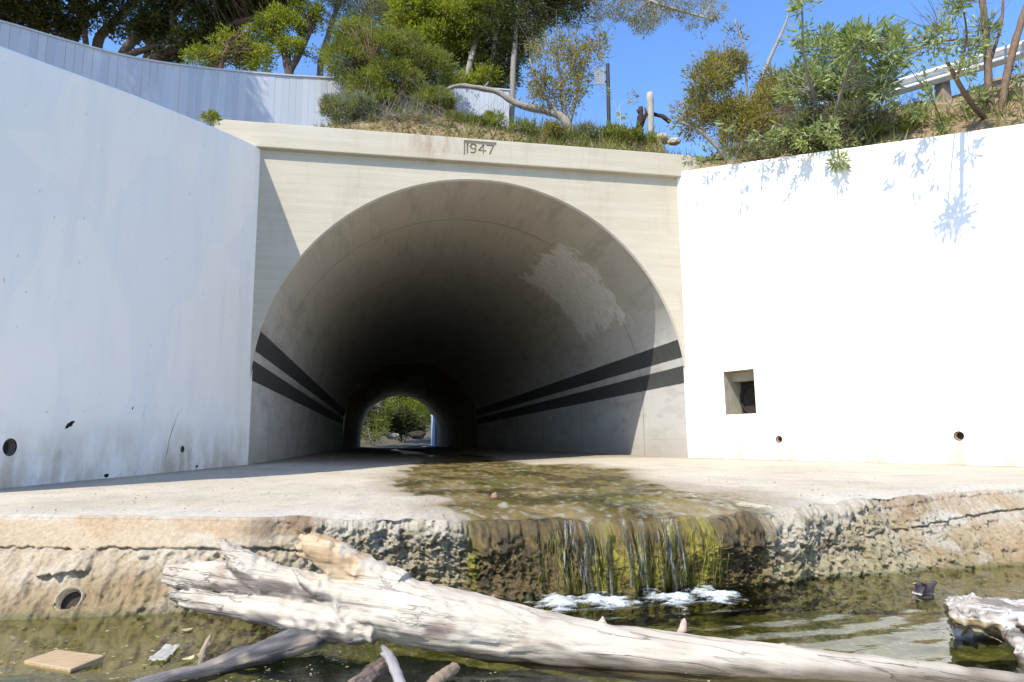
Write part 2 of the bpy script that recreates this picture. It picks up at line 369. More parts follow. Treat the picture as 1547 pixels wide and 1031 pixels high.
# ================================================================ tunnel portal and barrel
tunnel = empty('road_tunnel', (CX, YP, -.34), 'beige concrete arch tunnel under the road with date 1947 on its cornice', 'tunnel')
def arch(r, n=64, cx=CX, cz=CZ, zb=-1.0, legs=4):
    L = [(cx - r, zb + (cz - zb) * i / legs) for i in range(legs)]
    A = [(cx - r * math.cos(PI * i / n), cz + r * math.sin(PI * i / n)) for i in range(n + 1)]
    return L + A + [(cx + r, cz - (cz - zb) * (i + 1) / legs) for i in range(legs)]
def portal_wall():
    P = arch(RAD + .03, 80); zt = 5.30; V = []; Fq = []
    def quad(a, b, c, d): i = len(V); V.extend([a, b, c, d]); Fq.append((i, i + 1, i + 2, i + 3))
    for (x0, z0), (x1, z1) in zip(P, P[1:]):
        if x1 - x0 > 1e-5: quad((x0, YP, z0), (x1, YP, z1), (x1, YP, zt), (x0, YP, zt))
    xl, xr = P[0][0], P[-1][0]
    quad((xl - .9, YP, -1), (xl, YP, -1), (xl, YP, zt), (xl - .9, YP, zt)); quad((xr, YP, -1), (xr + .9, YP, -1), (xr + .9, YP, zt), (xr, YP, zt))
    # chamfered arris into the barrel
    Q = arch(RAD, 80)
    for (a, b), (c, d) in zip(zip(P, P[1:]), zip(Q, Q[1:])):
        quad((a[0], YP, a[1]), (c[0], YP + .035, c[1]), (d[0], YP + .035, d[1]), (b[0], YP, b[1]))
    me = bpy.data.meshes.new('portal_wall'); me.from_pydata(V, [], Fq)
    bm = bmesh.new(); bm.from_mesh(me); bmesh.ops.remove_doubles(bm, verts=bm.verts, dist=1e-4); bm.to_mesh(me); bm.free()
    return link_mesh('portal_wall', me, M['portal'], tunnel)
portal_wall()
def barrel(name, r, y0, y1, ny, mat, jig=0.0):
    P = arch(r, 72); m = len(P); V = []
    for j in range(ny + 1):
        sh = (1 - .075 * min(1, j / ny * 1.6)) if jig else 1
        y = y0 + (y1 - y0) * (j / ny) ** 1.3
        for (x, z) in P:
            k = jig * fbm((x * .8, y * .5, z * .8), 4) if jig else .006 * fbm((x * .6, y * .35, z * .6), 3)
            dx, dz = x - CX, z - CZ; l = math.hypot(dx, dz) or 1
            V.append((CX + dx * sh + dx / l * k, y, CZ + dz * sh + dz / l * k if z > CZ else z))
    f = grid_faces(ny + 1, m)
    return mesh_np(name, V, f[:, ::-1], mat, tunnel, True)
barrel('barrel', RAD, YP + .035, YJ, 60, M['lining'])
barrel('old_barrel', RAD, YJ - .02, YE, 70, M['old'], .16)
# shoulder ring where the older, tighter bore begins, and the far headwall
def ring(y, ro, ri, mat, name, top=None):
    A = arch(ro, 72); B = arch(ri, 72); V = []
    for (a, b) in zip(A, B): V += [(a[0], y, a[1] if top is None else a[1]), (b[0], y, b[1])]
    n = len(A); f = np.array([(2*i, 2*i+1, 2*i+3, 2*i+2) for i in range(n - 1)])
    return mesh_np(name, V, f, mat, tunnel)
def far_wall():
    P = arch(3.72, 60); V = []; Fq = []
    for (x0, z0), (x1, z1) in zip(P, P[1:]):
        if x1 - x0 > 1e-5:
            i = len(V); V += [(x0, YE, z0), (x1, YE, z1), (x1, YE, 6.4), (x0, YE, 6.4)]; Fq.append((i, i+1, i+2, i+3))
    for a, b in ((CX - 9, CX - 3.72), (CX + 3.72, CX + 9)):
        i = len(V); V += [(a, YE, -1), (b, YE, -1), (b, YE, 6.4), (a, YE, 6.4)]; Fq.append((i, i+1, i+2, i+3))
    mesh_np('far_headwall', V, np.array(Fq), M['culvert'], tunnel)
far_wall()
# cornice with its sunk date panel
cor = from_bm('cornice', bevel_bm(box_bm((-3.02, 11.885, 5.268), (6.50, 12.5, 5.735)), .018), M['portal'], tunnel)
pl, pr = at(703, 214, 11.885), at(748, 235, 11.885)
zc = .5 * (pl[2] + pr[2]); xc = .5 * (pl[0] + pr[0]); hw, hh = .315, .145
sl_ = from_bm('cutter', box_bm((xc - hw, 11.7, zc - hh), (xc + hw, 11.885 + .085, zc + hh)), M['portal'])
cut(cor, [sl_])
def date_panel():
    """the date cut into the sunk panel: a relief whose strokes sink behind the panel face"""
    y0 = 11.885 + .030; h = .175; nx, nz = 240, 116; w = .0125
    D = {'1': [((.3, 0), (.3, 1))], '9': [((.78, .56), (.55, .44)), ((.55, .44), (.25, .50)), ((.25, .50), (.12, .72)), ((.12, .72), (.25, .95)), ((.25, .95), (.55, 1)), ((.55, 1), (.80, .85)), ((.80, .85), (.80, .35)), ((.80, .35), (.6, .04)), ((.6, .04), (.2, .04))],
         '4': [((.66, 0), (.66, 1)), ((.66, 1), (.08, .34)), ((.08, .34), (.95, .34))], '7': [((.08, 1), (.90, 1)), ((.90, 1), (.42, 0))]}
    segs = []
    for ch, ox in (('1', -.285), ('9', -.20), ('4', -.035), ('7', .125)):
        for (a0, a1), (b0, b1) in D[ch]: segs.append((ox + a0 * .155, (a1 - .5) * h, ox + b0 * .155, (b1 - .5) * h))
    S = np.array(segs); V = []
    for i in range(nx):
        for j in range(nz):
            x = (i / (nx - 1) * 2 - 1) * hw; z = (j / (nz - 1) * 2 - 1) * hh
            ex, ez = S[:, 2] - S[:, 0], S[:, 3] - S[:, 1]; t_ = np.clip(((x - S[:, 0]) * ex + (z - S[:, 1]) * ez) / (ex * ex + ez * ez), 0, 1)
            d = np.hypot(x - S[:, 0] - t_ * ex, z - S[:, 1] - t_ * ez).min()
            V.append((xc + x, y0 + .034 * min(1, max(0, (w + .003 - d) / .006)) + .0015 * fbm((x * 30, z * 30, 0), 3), zc + z))
    mesh_np('date_panel', V, grid_faces(nx, nz), M['portal'], tunnel, False)
date_panel()

# ================================================================ wing walls
def wing(name, label, path, th, mat):
    """path: list of (x, y, ztop); a wall of thickness th behind it (th signed to the earth side)"""
    t = empty(name, (path[0][0], path[0][1], -.4), label, 'wall')
    P = [Vector((p[0], p[1])) for p in path]; V = []; n = len(P)
    for i in range(n):
        d = (P[min(i + 1, n - 1)] - P[max(i - 1, 0)]).normalized(); nn = Vector((d.y, -d.x)) * th
        zt = path[i][2]
        for (o, z) in ((0, -1.2), (0, zt - .03), (.03, zt), (1, zt + .015), (1, -1.2)): V.append((P[i].x + nn.x * o, P[i].y + nn.y * o, z))
    Fq = [(5*i + k, 5*i + k + 5, 5*i + (k + 1) % 5 + 5, 5*i + (k + 1) % 5) for i in range(n - 1) for k in range(5)]
    bm = bmesh.new(); vs = [bm.verts.new(v) for v in V]
    for f in Fq: bm.faces.new([vs[i] for i in f])
    bm.faces.new([vs[k] for k in range(5)]); bm.faces.new([vs[5*(n-1)+k] for k in range(5)])
    bmesh.ops.recalc_face_normals(bm, faces=bm.faces)
    return t, from_bm('wall_face', bm, mat, t)
def along(a, b, t): return (a[0] + (b[0] - a[0]) * t, a[1] + (b[1] - a[1]) * t)
LA, LB = (-2.225, 12.0), (-3.50, 7.30); RA, RB = (5.82, 12.0), (8.10, 7.30)
def on_wall(px, py, a, b):
    n_ = np.array([b[1] - a[1], a[0] - b[0]]); r = ray(px, py); return r * ((n_ @ np.array(a)) / (n_ @ r[:2]))
lp = [(-2.20, 12.10, 5.31), (-2.232, 11.97, 5.275), (-2.34, 11.57, 5.19), (-2.64, 10.45, 4.90), (-3.14, 8.61, 4.39), (-3.50, 7.30, 3.99), (-3.66, 6.70, 3.81), (-3.95, 6.0, 3.5), (-4.8, 5.2, 2.9), (-6.5, 4.4, 2.0), (-10, 3.6, .8)]
left, lwall = wing('wing_wall', 'white painted wing wall in shade left of the tunnel, its top sloping down towards the fence', lp, .35, M['white_left'])
rp = [(5.79, 12.06, 5.42), (6.92, 9.73, 4.84), (7.81, 7.89, 4.37), (8.30, 6.85, 4.11), (9.3, 5.0, 3.6), (10.8, 3.0, 3.0), (14, .5, 2.2), (22, -3, 1.4)]
right, rwall = wing('wing_wall', 'brilliant sunlit white wing wall right of the tunnel, pierced by a square drain opening', rp, -.35, M['white_left'])

def hole(wall_obj, c, r, inward, depth=.6, n=20):
    bm = cyl_between(Vector(c) - Vector(inward) * .3, Vector(c) + Vector(inward) * depth, r, None, n)
    return from_bm('cutter', bm, M['mud_and_shade'])
def pipe(parent, c, inward, r, th, mat, out=.01, depth=.5, name='weep_pipe'):
    a = Vector(c) - Vector(inward) * out; b = Vector(c) + Vector(inward) * depth
    V, Fq = ring_pipe(a, b, r, r - th)
    o = mesh_np(name, V, Fq[:, ::-1], mat, parent, True)
    bm = bmesh.new(); p0 = a + Vector(inward) * .06
    cyl_between(p0, b, r - th * 1.02, r - th * 1.02, 20, bm); from_bm('silt_shade_plug', bm, M['mud_and_shade'], o)  # dark silt plug, also standing for the unlit depth of the pipe
    return o
nl = Vector((-(LB[1] - LA[1]), LB[0] - LA[0], 0)).normalized(); nl = -nl if nl.x > 0 else nl      # into the left bank
nr = Vector((-(RB[1] - RA[1]), RB[0] - RA[0], 0)).normalized(); nr = -nr if nr.x < 0 else nr
lh = [(on_wall(15, 676, LA, LB), .085), (on_wall(275, 679, LA, LB), .048)]
def gouge(px, py, rx, rz, tilt, A=LA, B=LB, nn=nl):
    c = on_wall(px, py, A, B); d = Vector((B[0] - A[0], B[1] - A[1], 0)).normalized(); bm = bmesh.new(); bmesh.ops.create_icosphere(bm, subdivisions=3, radius=1)
    for v in bm.verts:
        k = 1 + .5 * fbm(v.co * 2.2 + Vector((px, 0, 0)), 3); a, b_ = v.co.x * rx * k, v.co.y * rz * k
        v.co = Vector(c) + d * (-(a * math.cos(tilt) - b_ * math.sin(tilt))) + Vector((0, 0, a * math.sin(tilt) + b_ * math.cos(tilt))) + nn * (v.co.z * .03 * k)
    bmesh.ops.recalc_face_normals(bm, faces=bm.faces)
    return from_bm('cutter', bm, M['mud_and_shade'])
def crack_cut(pts, wd, A=LA, B=LB, nn=nl):
    d = Vector((B[0] - A[0], B[1] - A[1], 0)).normalized(); bm = bmesh.new(); P = [Vector(on_wall(a, b, A, B)) for a, b in pts]; vs = []
    for i, p in enumerate(P):
        k = wd * (1 if 0 < i < len(P) - 1 else .3) * random.uniform(.6, 1.5)
        vs.append([bm.verts.new(p + d * sgn * k + nn * o) for sgn, o in ((-1, -.02), (1, -.02), (1, .03), (-1, .03))])
    for a, b in zip(vs, vs[1:]):
        for q in range(4): bm.faces.new((a[q], a[(q + 1) % 4], b[(q + 1) % 4], b[q]))
    bm.faces.new(vs[0]); bm.faces.new(vs[-1]); bmesh.ops.recalc_face_normals(bm, faces=bm.faces)
    return from_bm('cutter', bm, M['mud_and_shade'])
cut(lwall, [hole(lwall, c, r, nl) for c, r in lh] + [gouge(105, 642, .075, .026, .6), gouge(181, 660, .07, .024, -.25), gouge(297, 705, .03, .02, .2), gouge(160, 719, .05, .022, .1), gouge(200, 617, .03, .010, 1.1), gouge(48, 471, .02, .012, .3),
    crack_cut([(270, 622), (263, 640), (259, 652), (254, 668), (253, 680), (249, 694)], .006)])
for c, r in lh: pipe(left, c, nl, r - .004, .012, M['conduit'] if r > .06 else M['conduit'], -.012)
rh = [(on_wall(1177, 664, RA, RB), .062), (on_wall(1449, 659, RA, RB), .066)]
# the square opening: jambs square to the wall, a round pipe at the back
q0, q1 = on_wall(1093, 565, RA, RB), on_wall(1143, 625, RA, RB)
def wp(s, z, dep):  # along the wall from RA, height, depth into the bank
    d = Vector((RB[0] - RA[0], RB[1] - RA[1], 0)).normalized()
    return Vector((RA[0], RA[1], 0)) + d * s + nr * dep + Vector((0, 0, z))
dwall = Vector((RB[0] - RA[0], RB[1] - RA[1], 0)).normalized()
s0 = (Vector(q0) - Vector((*RA, 0))).dot(dwall); s1 = (Vector(q1) - Vector((*RA, 0))).dot(dwall); zb, ztp = .45, 1.235
def obox(s0, s1, z0, z1, d0, d1):
    bm = bmesh.new(); vs = [bm.verts.new(wp(s, z, d)) for d in (d0, d1) for z in (z0, z1) for s in (s0, s1)]
    for f in ((0,1,3,2),(4,6,7,5),(0,4,5,1),(2,3,7,6),(0,2,6,4),(1,5,7,3)): bm.faces.new([vs[i] for i in f])
    bmesh.ops.recalc_face_normals(bm, faces=bm.faces); return bm
cut(rwall, [hole(rwall, c, r, nr) for c, r in rh] + [from_bm('cutter', obox(s0, s1, zb, ztp, -.3, .6), M['culvert'])])
for c, r in rh: pipe(right, c, nr, r - .004, .010, M['clay'], -.012)
def drain_box():
    V = []; Fq = []
    def quad(*p): i = len(V); V.extend([tuple(v) for v in p]); Fq.append((i, i+1, i+2, i+3))
    e = .004; a, b, c, d = s0 + e, s1 - e, zb + e, ztp - e; D = 2.6; y0 = -.006
    step = .25   # the opening narrows behind a lintel
    quad(wp(a, c, y0), wp(a, d, y0), wp(a, d, D), wp(a, c, D)); quad(wp(b, c, y0), wp(b, c, D), wp(b, d, D), wp(b, d, y0))
    quad(wp(a, d, y0), wp(b, d, y0), wp(b, d, D), wp(a, d, D)); quad(wp(a, c, y0), wp(a, c, D), wp(b, c, D), wp(b, c, y0))
    quad(wp(a, c, D), wp(a, d, D), wp(b, d, D), wp(b, c, D))
    o = mesh_np('drain_opening', V, np.array(Fq), M['culvert'], right)
    lint = from_bm('lintel', obox(a + .003, b - .003, d - .17, d - .004, step, step + .2), M['culvert'], o)
    from_bm('shade_panel', obox(a + .003, b - .003, c + .003, d - .172, .50, .52), M['mud_and_shade'], o)  # dark panel added to stand for the black depth of the chamber
    c0 = wp((s0 + s1) / 2 - .02, c + .28, .46); c1 = wp((s0 + s1) / 2 - .02, c + .28, .499)
    V2, F2 = ring_pipe(c0, c1, .30, .26, 28)
    mesh_np('outfall_pipe', V2, F2, M['mud_and_shade'], o, True)
drain_box()
# ================================================================ ground, apron, pool
def sstep(a, b, x):
    t = min(1, max(0, (x - a) / (b - a))); return t * t * (3 - 2 * t)
def lerp3(a, b, t): return tuple(a[i] + (b[i] - a[i]) * t for i in range(3))
def axis(*segs): return np.unique(np.concatenate([np.linspace(a, b, n) for a, b, n in segs]).round(5))

def ground():
    xs = axis((-260, -12, 24), (-12, -4, 30), (-4, 7, 400), (7, 14, 30), (14, 260, 24)); ys = axis((-260, -8, 24), (-8, 0, 40), (0, 6, 240), (6, 14, 8), (14, 300, 24))
    V = []; C = []; X = []
    for x in xs:
        for y in ys:
            n = fbm((x * .7, y * .7, 3), 5)
            z = -1.10 + .07 * n + .02 * fbm((x * 5, y * 5, 1), 3)
            z += .9 * sstep(-5, -12, y) + 1.2 * sstep(9, 14, abs(x - 1)) * (1 if y < 3 else 0) - (.6 if y > 5.2 else 0)
            a = .5 + .5 * fbm((x * 1.6, y * 2.4, 9), 5); b = .5 + .5 * fbm((x * 6, y * 9, 4), 4)
            d_ = .5 + .5 * fbm((x * 13, y * 17, 8), 4)
            c = lerp3((.085, .08, .018), (.21, .185, .08), min(1, max(0, a * 2.4 - .85 + .9 * (d_ - .5))))
            c = lerp3(c, (.035, .034, .010), min(1, max(0, b * 2.4 - 1.05)) * .85)
            if z > WATER + .1: c = lerp3((.38, .32, .23), (.28, .24, .18), a)
            V.append((x, y, z)); C.append(c); X.append((.2, .5, 0))
    o = mesh_np('ground', V, grid_faces(len(xs), len(ys)), M['bed'], None, True, C, np.array(X)); props(o, kind='structure')
M['attr'] = m_attr('weathered_ground')
def _bed():
    t = NT('creek_bed'); a = t.n('VertexColor', layer_name='col').outputs[0]; v = t.coord()
    n1 = t.noise(7, 6, .7); n2 = t.noise(24, 5, .7); n3 = t.noise(80, 3, .6)
    c = t.mix(t.math('MULTIPLY', t.ramp(n1, [(.46, 0), (.60, 1)]), .8), a, t.mix(n3, (.022, .026, .006), (.075, .078, .014)))
    c = t.mix(t.math('MULTIPLY', t.ramp(n2, [(.54, 0), (.66, 1)]), .8), c, (.30, .265, .13))
    c = t.mix(t.math('MULTIPLY', t.ramp(n3, [(.58, 0), (.68, 1)]), .6), c, (.03, .028, .012))
    return t.done(t.bsdf(c, .9, t.bump(t.math('ADD', n1, t.math('MULTIPLY', n2, .6)), .9, .05), .2))
M['bed'] = _bed(); ground()

def curve_y(pts, z):
    P = np.array([atz(px, py, z) for px, py in pts])
    if z > -.6: P = np.array([atz(px, py, z - .030 * math.exp(-((q[0] - 1.4) / .95) ** 2)) for (px, py), q in zip(pts, P)])
    return P[:, 0], P[:, 1]
TX, TY = curve_y([(-60, 779), (0, 779), (200, 781), (380, 783), (430, 781), (560, 782), (690, 782), (900, 780), (1100, 776), (1180, 769), (1260, 758), (1330, 751), (1400, 747), (1547, 738), (1620, 735)], -.418)
BX, BY = curve_y([(-60, 938), (0, 937), (240, 928), (400, 915), (600, 903), (640, 898), (750, 902), (900, 896), (1000, 891), (1100, 885), (1180, 879), (1300, 868), (1400, 862), (1547, 854), (1620, 850)], WATER)
def ytop(x): return float(np.interp(x, TX, TY))
def ybot(x): return float(np.interp(x, BX, BY))
# outline of the wet, algae-covered run on the slab (pixel corners dropped onto the slab)
STREAM_PX = [(640, 688), (636, 702), (606, 714), (596, 728), (604, 744), (625, 750), (690, 757), (672, 766), (690, 790), (1188, 790), (1182, 772), (1150, 760), (1100, 748), (1010, 738), (965, 726), (930, 712), (880, 706), (800, 704), (760, 697), (720, 688)]
SP = np.array([atz(px, py, -.455 if py < 735 else -.43)[:2] for px, py in STREAM_PX])
SP = np.vstack([SP[0] + [0, 0], SP])
def poly_sd(x, y):
    """signed distance to the stream outline, positive inside"""
    a = SP; b = np.roll(SP, -1, 0); p = np.array([x, y]); e = b - a; w = p - a
    t = np.clip((w * e).sum(1) / ((e * e).sum(1) + 1e-12), 0, 1); d = np.linalg.norm(w - e * t[:, None], axis=1).min()
    c = ((a[:, 1] > y) != (b[:, 1] > y)) & (x < (b[:, 0] - a[:, 0]) * (y - a[:, 1]) / (b[:, 1] - a[:, 1] + 1e-12) + a[:, 0])
    return d if c.sum() % 2 else -d
YB = SP[:, 1].max()
def wet(x, y): return sstep(-.05, .10, wet_s(x, y))
def wet_s(x, y):
    if y > YB - .4:   # the thread of water inside the tunnel
        w = .55 - .015 * (y - YB); s = w - abs(x - (1.15 + .25 * math.sin(y * .25)))
        s2 = poly_sd(x, y) if y < YB + .5 else -9
        s = max(s, s2)
    else: s = poly_sd(x, y)
    n = .22 * fbm((x * 1.5, y * .9, 2), 4) + .10 * fbm((x * 5, y * 2.2, 6), 4)
    return s + n

def apron():
    xs = axis((-9, -2.75, 14), (-2.7, 5.25, 1300), (5.3, 14, 14))
    tops = np.concatenate([[70, 64, 56, 48, 41, 35, 30, 26, 23, 20, 18, 16.5, 15], np.linspace(14, 6.5, 46), np.linspace(6.4, 4.9, 30)])
    near = np.linspace(1, 0, 26)[:-1]; corner = np.linspace(0, PI / 2, 20); face = np.linspace(0, 1.6, 104)[1:]
    V = []; C = []; X = []; nr_ = len(tops) + len(near) + len(corner) + len(face)
    for x in xs:
        yt, yb = ytop(x), ybot(x); yt0 = yt
        R = sstep(-.75, -.25, x) * (1 - sstep(3.5, 4.3, x) * .65)            # broken conglomerate in the middle
        A = sstep(.38, .52, x + .06 * fbm((x * 3, 0, 0), 2)) * (1 - sstep(2.30, 2.46, x))      # under the falling water
        A2 = A * sstep(.72, 1.0, x + .08 * fbm((x * 4, 1, 0), 2)) * (1 - sstep(1.88, 2.06, x))      # where water strings down over hanging moss
        rad = .02 + .05 * R + .08 * A + .05 * sstep(1.9, 2.5, x) * (1 - sstep(3, 3.5, x))
        und = max(R, A); yt += und * (.055 * fbm((x * 2.3, 3, 1), 3) + .030 * fbm((x * 7, 9, 1), 3)); drop = und * (.018 + .030 * fbm((x * 3.4, 5, 2), 4)) + A * .012
        ztop = floor_z(x, yt) - drop; lipn = R * .03 * fbm((x * 4, 1, 1), 4)
        rows = []
        for y in tops: rows.append((max(y, 4.9 + (y - 4.9)), None, y))
        pts = [(y, floor_z(x, y), 0.0, 't') for y in tops]
        y1 = yt + rad
        for k in near:
            y = y1 + (4.87 - y1) * k; pts.append((y, floor_z(x, y), 0.0, 't'))
        for th in corner: pts.append((yt + rad * (1 - math.sin(th)), ztop - rad * (1 - math.cos(th)), th / (PI / 2) * .08, 'c'))
        for w in face:
            z = ztop - rad + (WATER - ztop + rad) * w
            pts.append((yt + (yb - yt) * w, z, .08 + w, 'f'))
        cl = x < -.3
        wc = (.335 if x < 0 else .36) + .022 * fbm((x * 3.1, 5, 0), 3) + .030 * fbm((x * 13, 8, 0), 3)
        if x > 3: wc = .36 - .09 * (x - 3.6) + .02 * fbm((x * 9, 5, 0), 3)
        crackzone = (1 - sstep(-.55, -.2, x)) + sstep(3.4, 3.8, x)
        for (y, z, w, kind) in pts:
            p = (x, y, z)
            if kind == 't':
                z -= drop * sstep(.40, .0, y - yt - rad)
                wv = wet(x, y) if (-1 < x < 4 and y < 45) else 0
                n1 = fbm((x * .8, y * .6, 0), 5); n2 = fbm((x * 4, y * 3, 2), 4)
                c = lerp3((.53, .475, .375), (.445, .39, .30), .5 + .9 * n1)
                c = lerp3(c, (.33, .295, .235), max(0, n2) * .7)
                edge = sstep(.5, .0, y - yt)
                c = lerp3(c, (.50, .485, .455), edge * (.5 + .5 * n2) * (0.9 if x > -1.2 else .5))
                dirt = sstep(.55, .0, x + 2.225 + .271 * (12 - y) + .2 * n2) + sstep(.5, .0, 5.82 + .485 * (12 - y) - x + .2 * n2)
                c = lerp3(c, (.27, .23, .17), min(1, dirt) * .55)
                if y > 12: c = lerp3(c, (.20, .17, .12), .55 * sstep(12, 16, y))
                damp = sstep(-.45, .05, wet_s(x, y)) if (-1.5 < x < 4 and y < 30) else 0
                c = lerp3(c, (.27, .215, .14), damp * .75)
                if wv > 0:
                    m1 = fbm((x * 2.2, y * 1.1, 11), 5); m2 = fbm((x * 9, y * 5, 12), 4)
                    a = lerp3((.235, .175, .07), (.115, .085, .024), min(1, max(0, .5 + 1.3 * m1)))
                    a = lerp3(a, (.115, .11, .016), min(1, max(0, 1.6 * fbm((x * 1.4, y * .9, 21), 4) - .12 + .5 * math.exp(-((x - 1.25) / .35) ** 2 - ((y - 7.6) / 1.3) ** 2))))
                    a = lerp3(a, (.36, .33, .25), min(1, max(0, 2.2 * fbm((x * 11, y * 9, 14), 4) - .18)) * .8)  # pale flecks painted in as glints off the wet surface
                    c = lerp3(c, a, wv)
                z2 = z + .004 * n2 + wv * (-.010 + .022 * fbm((x * 6, y * 4, 3), 4))
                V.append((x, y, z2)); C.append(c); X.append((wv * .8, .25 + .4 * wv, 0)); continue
            # lip and face
            ww = max(0, w - .08); z_ = z; z = z - max(0.0, y - yt)
            big = fbm((x * 2.6, z * 2.6, y), 3); mid = fbm((x * 8, z * 8, 3), 4); fin = fbm((x * 24, z * 24, 5), 3)
            k = min(1, w / .03)
            wx, wz = .9 * fbm((x * 5, z * 5, 60), 3), .9 * fbm((x * 5, z * 5, 70), 3)
            dl = noise.voronoi((x * 13 + wx, z * 15 + wz, 2.0 + big))[0]; lump = .5 - dl[0]; pit = sstep(.12, .40, fbm((x * 26, z * 28, 50), 3) + .35 * fbm((x * 7, z * 7, 51), 2)); seam = pit
            d2 = noise.voronoi((x * 34 + 2 * wx, z * 36 + 2 * wz, 7.0 + mid))[0]; lump2 = .5 - d2[0]
            RR = R * (1 - .55 * A2)
            out = k * RR * (.058 * big + .012 * lump + .020 * lump2 + .029 * mid + .020 * fin + .012 * fbm((x * 55, z * 55, 9), 2) - .016 * pit) + k * .008 * mid
            out += k * RR * .05 * sstep(.5, .95, ww)
            if A > 0:
                strand = fbm((x * 16, z * 1.4, 4), 3); out += k * A2 * (.060 * fbm((x * 6, z * .9, 1), 3) + .032 * strand + .014 * fbm((x * 40, z * 2.2, 4), 2) + .03 * math.sin(PI * min(1, ww * 1.1)) * 1)
            shade_c = 0.0
            if crackzone > 0:
                dwc = ww - wc
                shelf = sstep(-.004, .012, dwc)              # below the crack the face steps back
                gap = math.exp(-(dwc / .014) ** 2) * (.5 + .5 * sstep(-.15, .15, fbm((x * 4, 3, 7), 3)))
                out += crackzone * (-.018 * shelf * sstep(.35, .0, dwc) - .05 * gap + .024 * shelf * (mid + fin))
                # the loose flake of render under the crack
                fx = (x + 1.72) / .14; fz = (ww - wc - .12) / .13
                if abs(fx) < 1.2 and abs(fz) < 1.2:
                    q = max(abs(fx + .15 * mid), abs(fz + .25 * fx + .2 * mid)); out += .07 * sstep(1.0, .82, q) * (.4 + .6 * sstep(-1, 1, fz))
            yy = y - out; zz = z_ + (lipn * k * (1 - ww) if w < .5 else 0) + .010 * R * fin * k
            # colours: render, stone, lime bloom, algae, with shade painted into the pits
            pla = lerp3((.43, .36, .265), (.37, .29, .185), min(1, max(0, .5 + 1.2 * fbm((x * 1.3, z * 3, 1), 4))))
            pla = lerp3(pla, (.46, .43, .385), .7 * sstep(.14, .0, w + .05 * mid) )
            if ww > wc: pla = lerp3(lerp3((.35, .275, .175), (.43, .36, .26), .5 + mid), (.24, .175, .09), sstep(.45, .9, ww + .25 * big))
            st = lerp3((.38, .325, .22), (.28, .235, .14), min(1, max(0, .5 + 1.3 * mid)))
            st = lerp3(st, (.43, .38, .265), min(1, max(0, lump2 * 2 - .3)))
            st = lerp3(st, (.26, .23, .105), .6 * sstep(.4, .95, ww + .3 * big))
            bloom = sstep(.0, .28, fbm((x * 2.1, z * 3.0, 17), 5) + .42 * sstep(.62, .0, ww) - .12)
            st = lerp3(st, (.42, .38, .305), bloom * .65 * (1 - .8 * sstep(.45, .8, ww)))
            st = lerp3(st, (.12, .10, .065), .5 * pit * R)  # pits coloured darker, as if in shade
            st = lerp3(st, (.46, .415, .335), .8 * sstep(.11, .03, w + .12 * mid + .05 * fin))
            c = lerp3(pla, st, R)
            if crackzone > 0:
                bl = sstep(.05, .3, fbm((x * 3, z * 6, 8), 4) + .3 * sstep(.12, 0, abs(ww - wc - .05)) * sstep(-1.0, -.4, x))
                c = lerp3(c, (.43, .40, .34), bl * .6 * crackzone * sstep(-1.6, -.5, x))
                c = lerp3(c, (.33, .215, .11), .5 * crackzone * (1 if x < 0 else .8) * sstep(.05, .35, fbm((x * 1.7, z * 2, 31), 4) + .35 * sstep(-1.3, -.7, x) * sstep(.3, .1, ww)))
            # iron-brown break at the two ends of the conglomerate
            brk = math.exp(-((x + .52) / .16) ** 2) * sstep(.45, .1, ww) + .8 * math.exp(-((x - 3.75) / .3) ** 2) * sstep(.28, .05, ww)
            c = lerp3(c, (.20, .13, .075), min(.85, brk * (.6 + mid)))
            wetv = 0.0
            if A > 0:
                g = fbm((x * 15, z * 1.6, 40), 4); g2 = fbm((x * 5, z * 2.2, 41), 4)
                g3 = fbm((x * 42, z * 1.8, 43), 3)
                a = lerp3((.135, .092, .03), (.050, .034, .012), min(1, max(0, .5 + A2 * (1.3 * g + .9 * g3) + (1 - A2) * 1.6 * mid)))
                a = lerp3(a, (.25, .22, .02), min(1, max(0, 1.5 * g2 + .05 + A2 * (.25 * sstep(.3, .8, ww) + .7 * g + .8 * g3) + (1 - A2) * (.9 * lump2 - .25))))
                a = lerp3(a, (.235, .19, .085), min(1, max(0, lump2 * 2.2 - .35)) * (.75 - .35 * A2)); a = lerp3(a, (.045, .036, .018), .8 * pit * (1 - .5 * A2))
                a = lerp3(a, (.19, .145, .07), .4 * sstep(.08, .0, w) * sstep(-.1, .2, g2 + mid))
                c = lerp3(c, a, A); wetv = A * .85
            wl = sstep(.90, 1.0, ww + .04 * mid); c = lerp3(c, lerp3(c, (.10, .095, .03), .75), wl); wetv = max(wetv, wl * .6)
            V.append((x, yy, zz)); C.append(c); X.append((wetv, min(1, .3 + .6 * R + .3 * (ww > wc)), 0))
    C = np.clip(np.array(C), .01, .8)
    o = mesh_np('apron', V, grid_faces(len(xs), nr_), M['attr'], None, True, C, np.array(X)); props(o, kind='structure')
apron()
M['rim'] = m_simple('mortar_rim', (.36, .30, .21), (.25, .20, .13), 9, .9, .7, 25, .02)
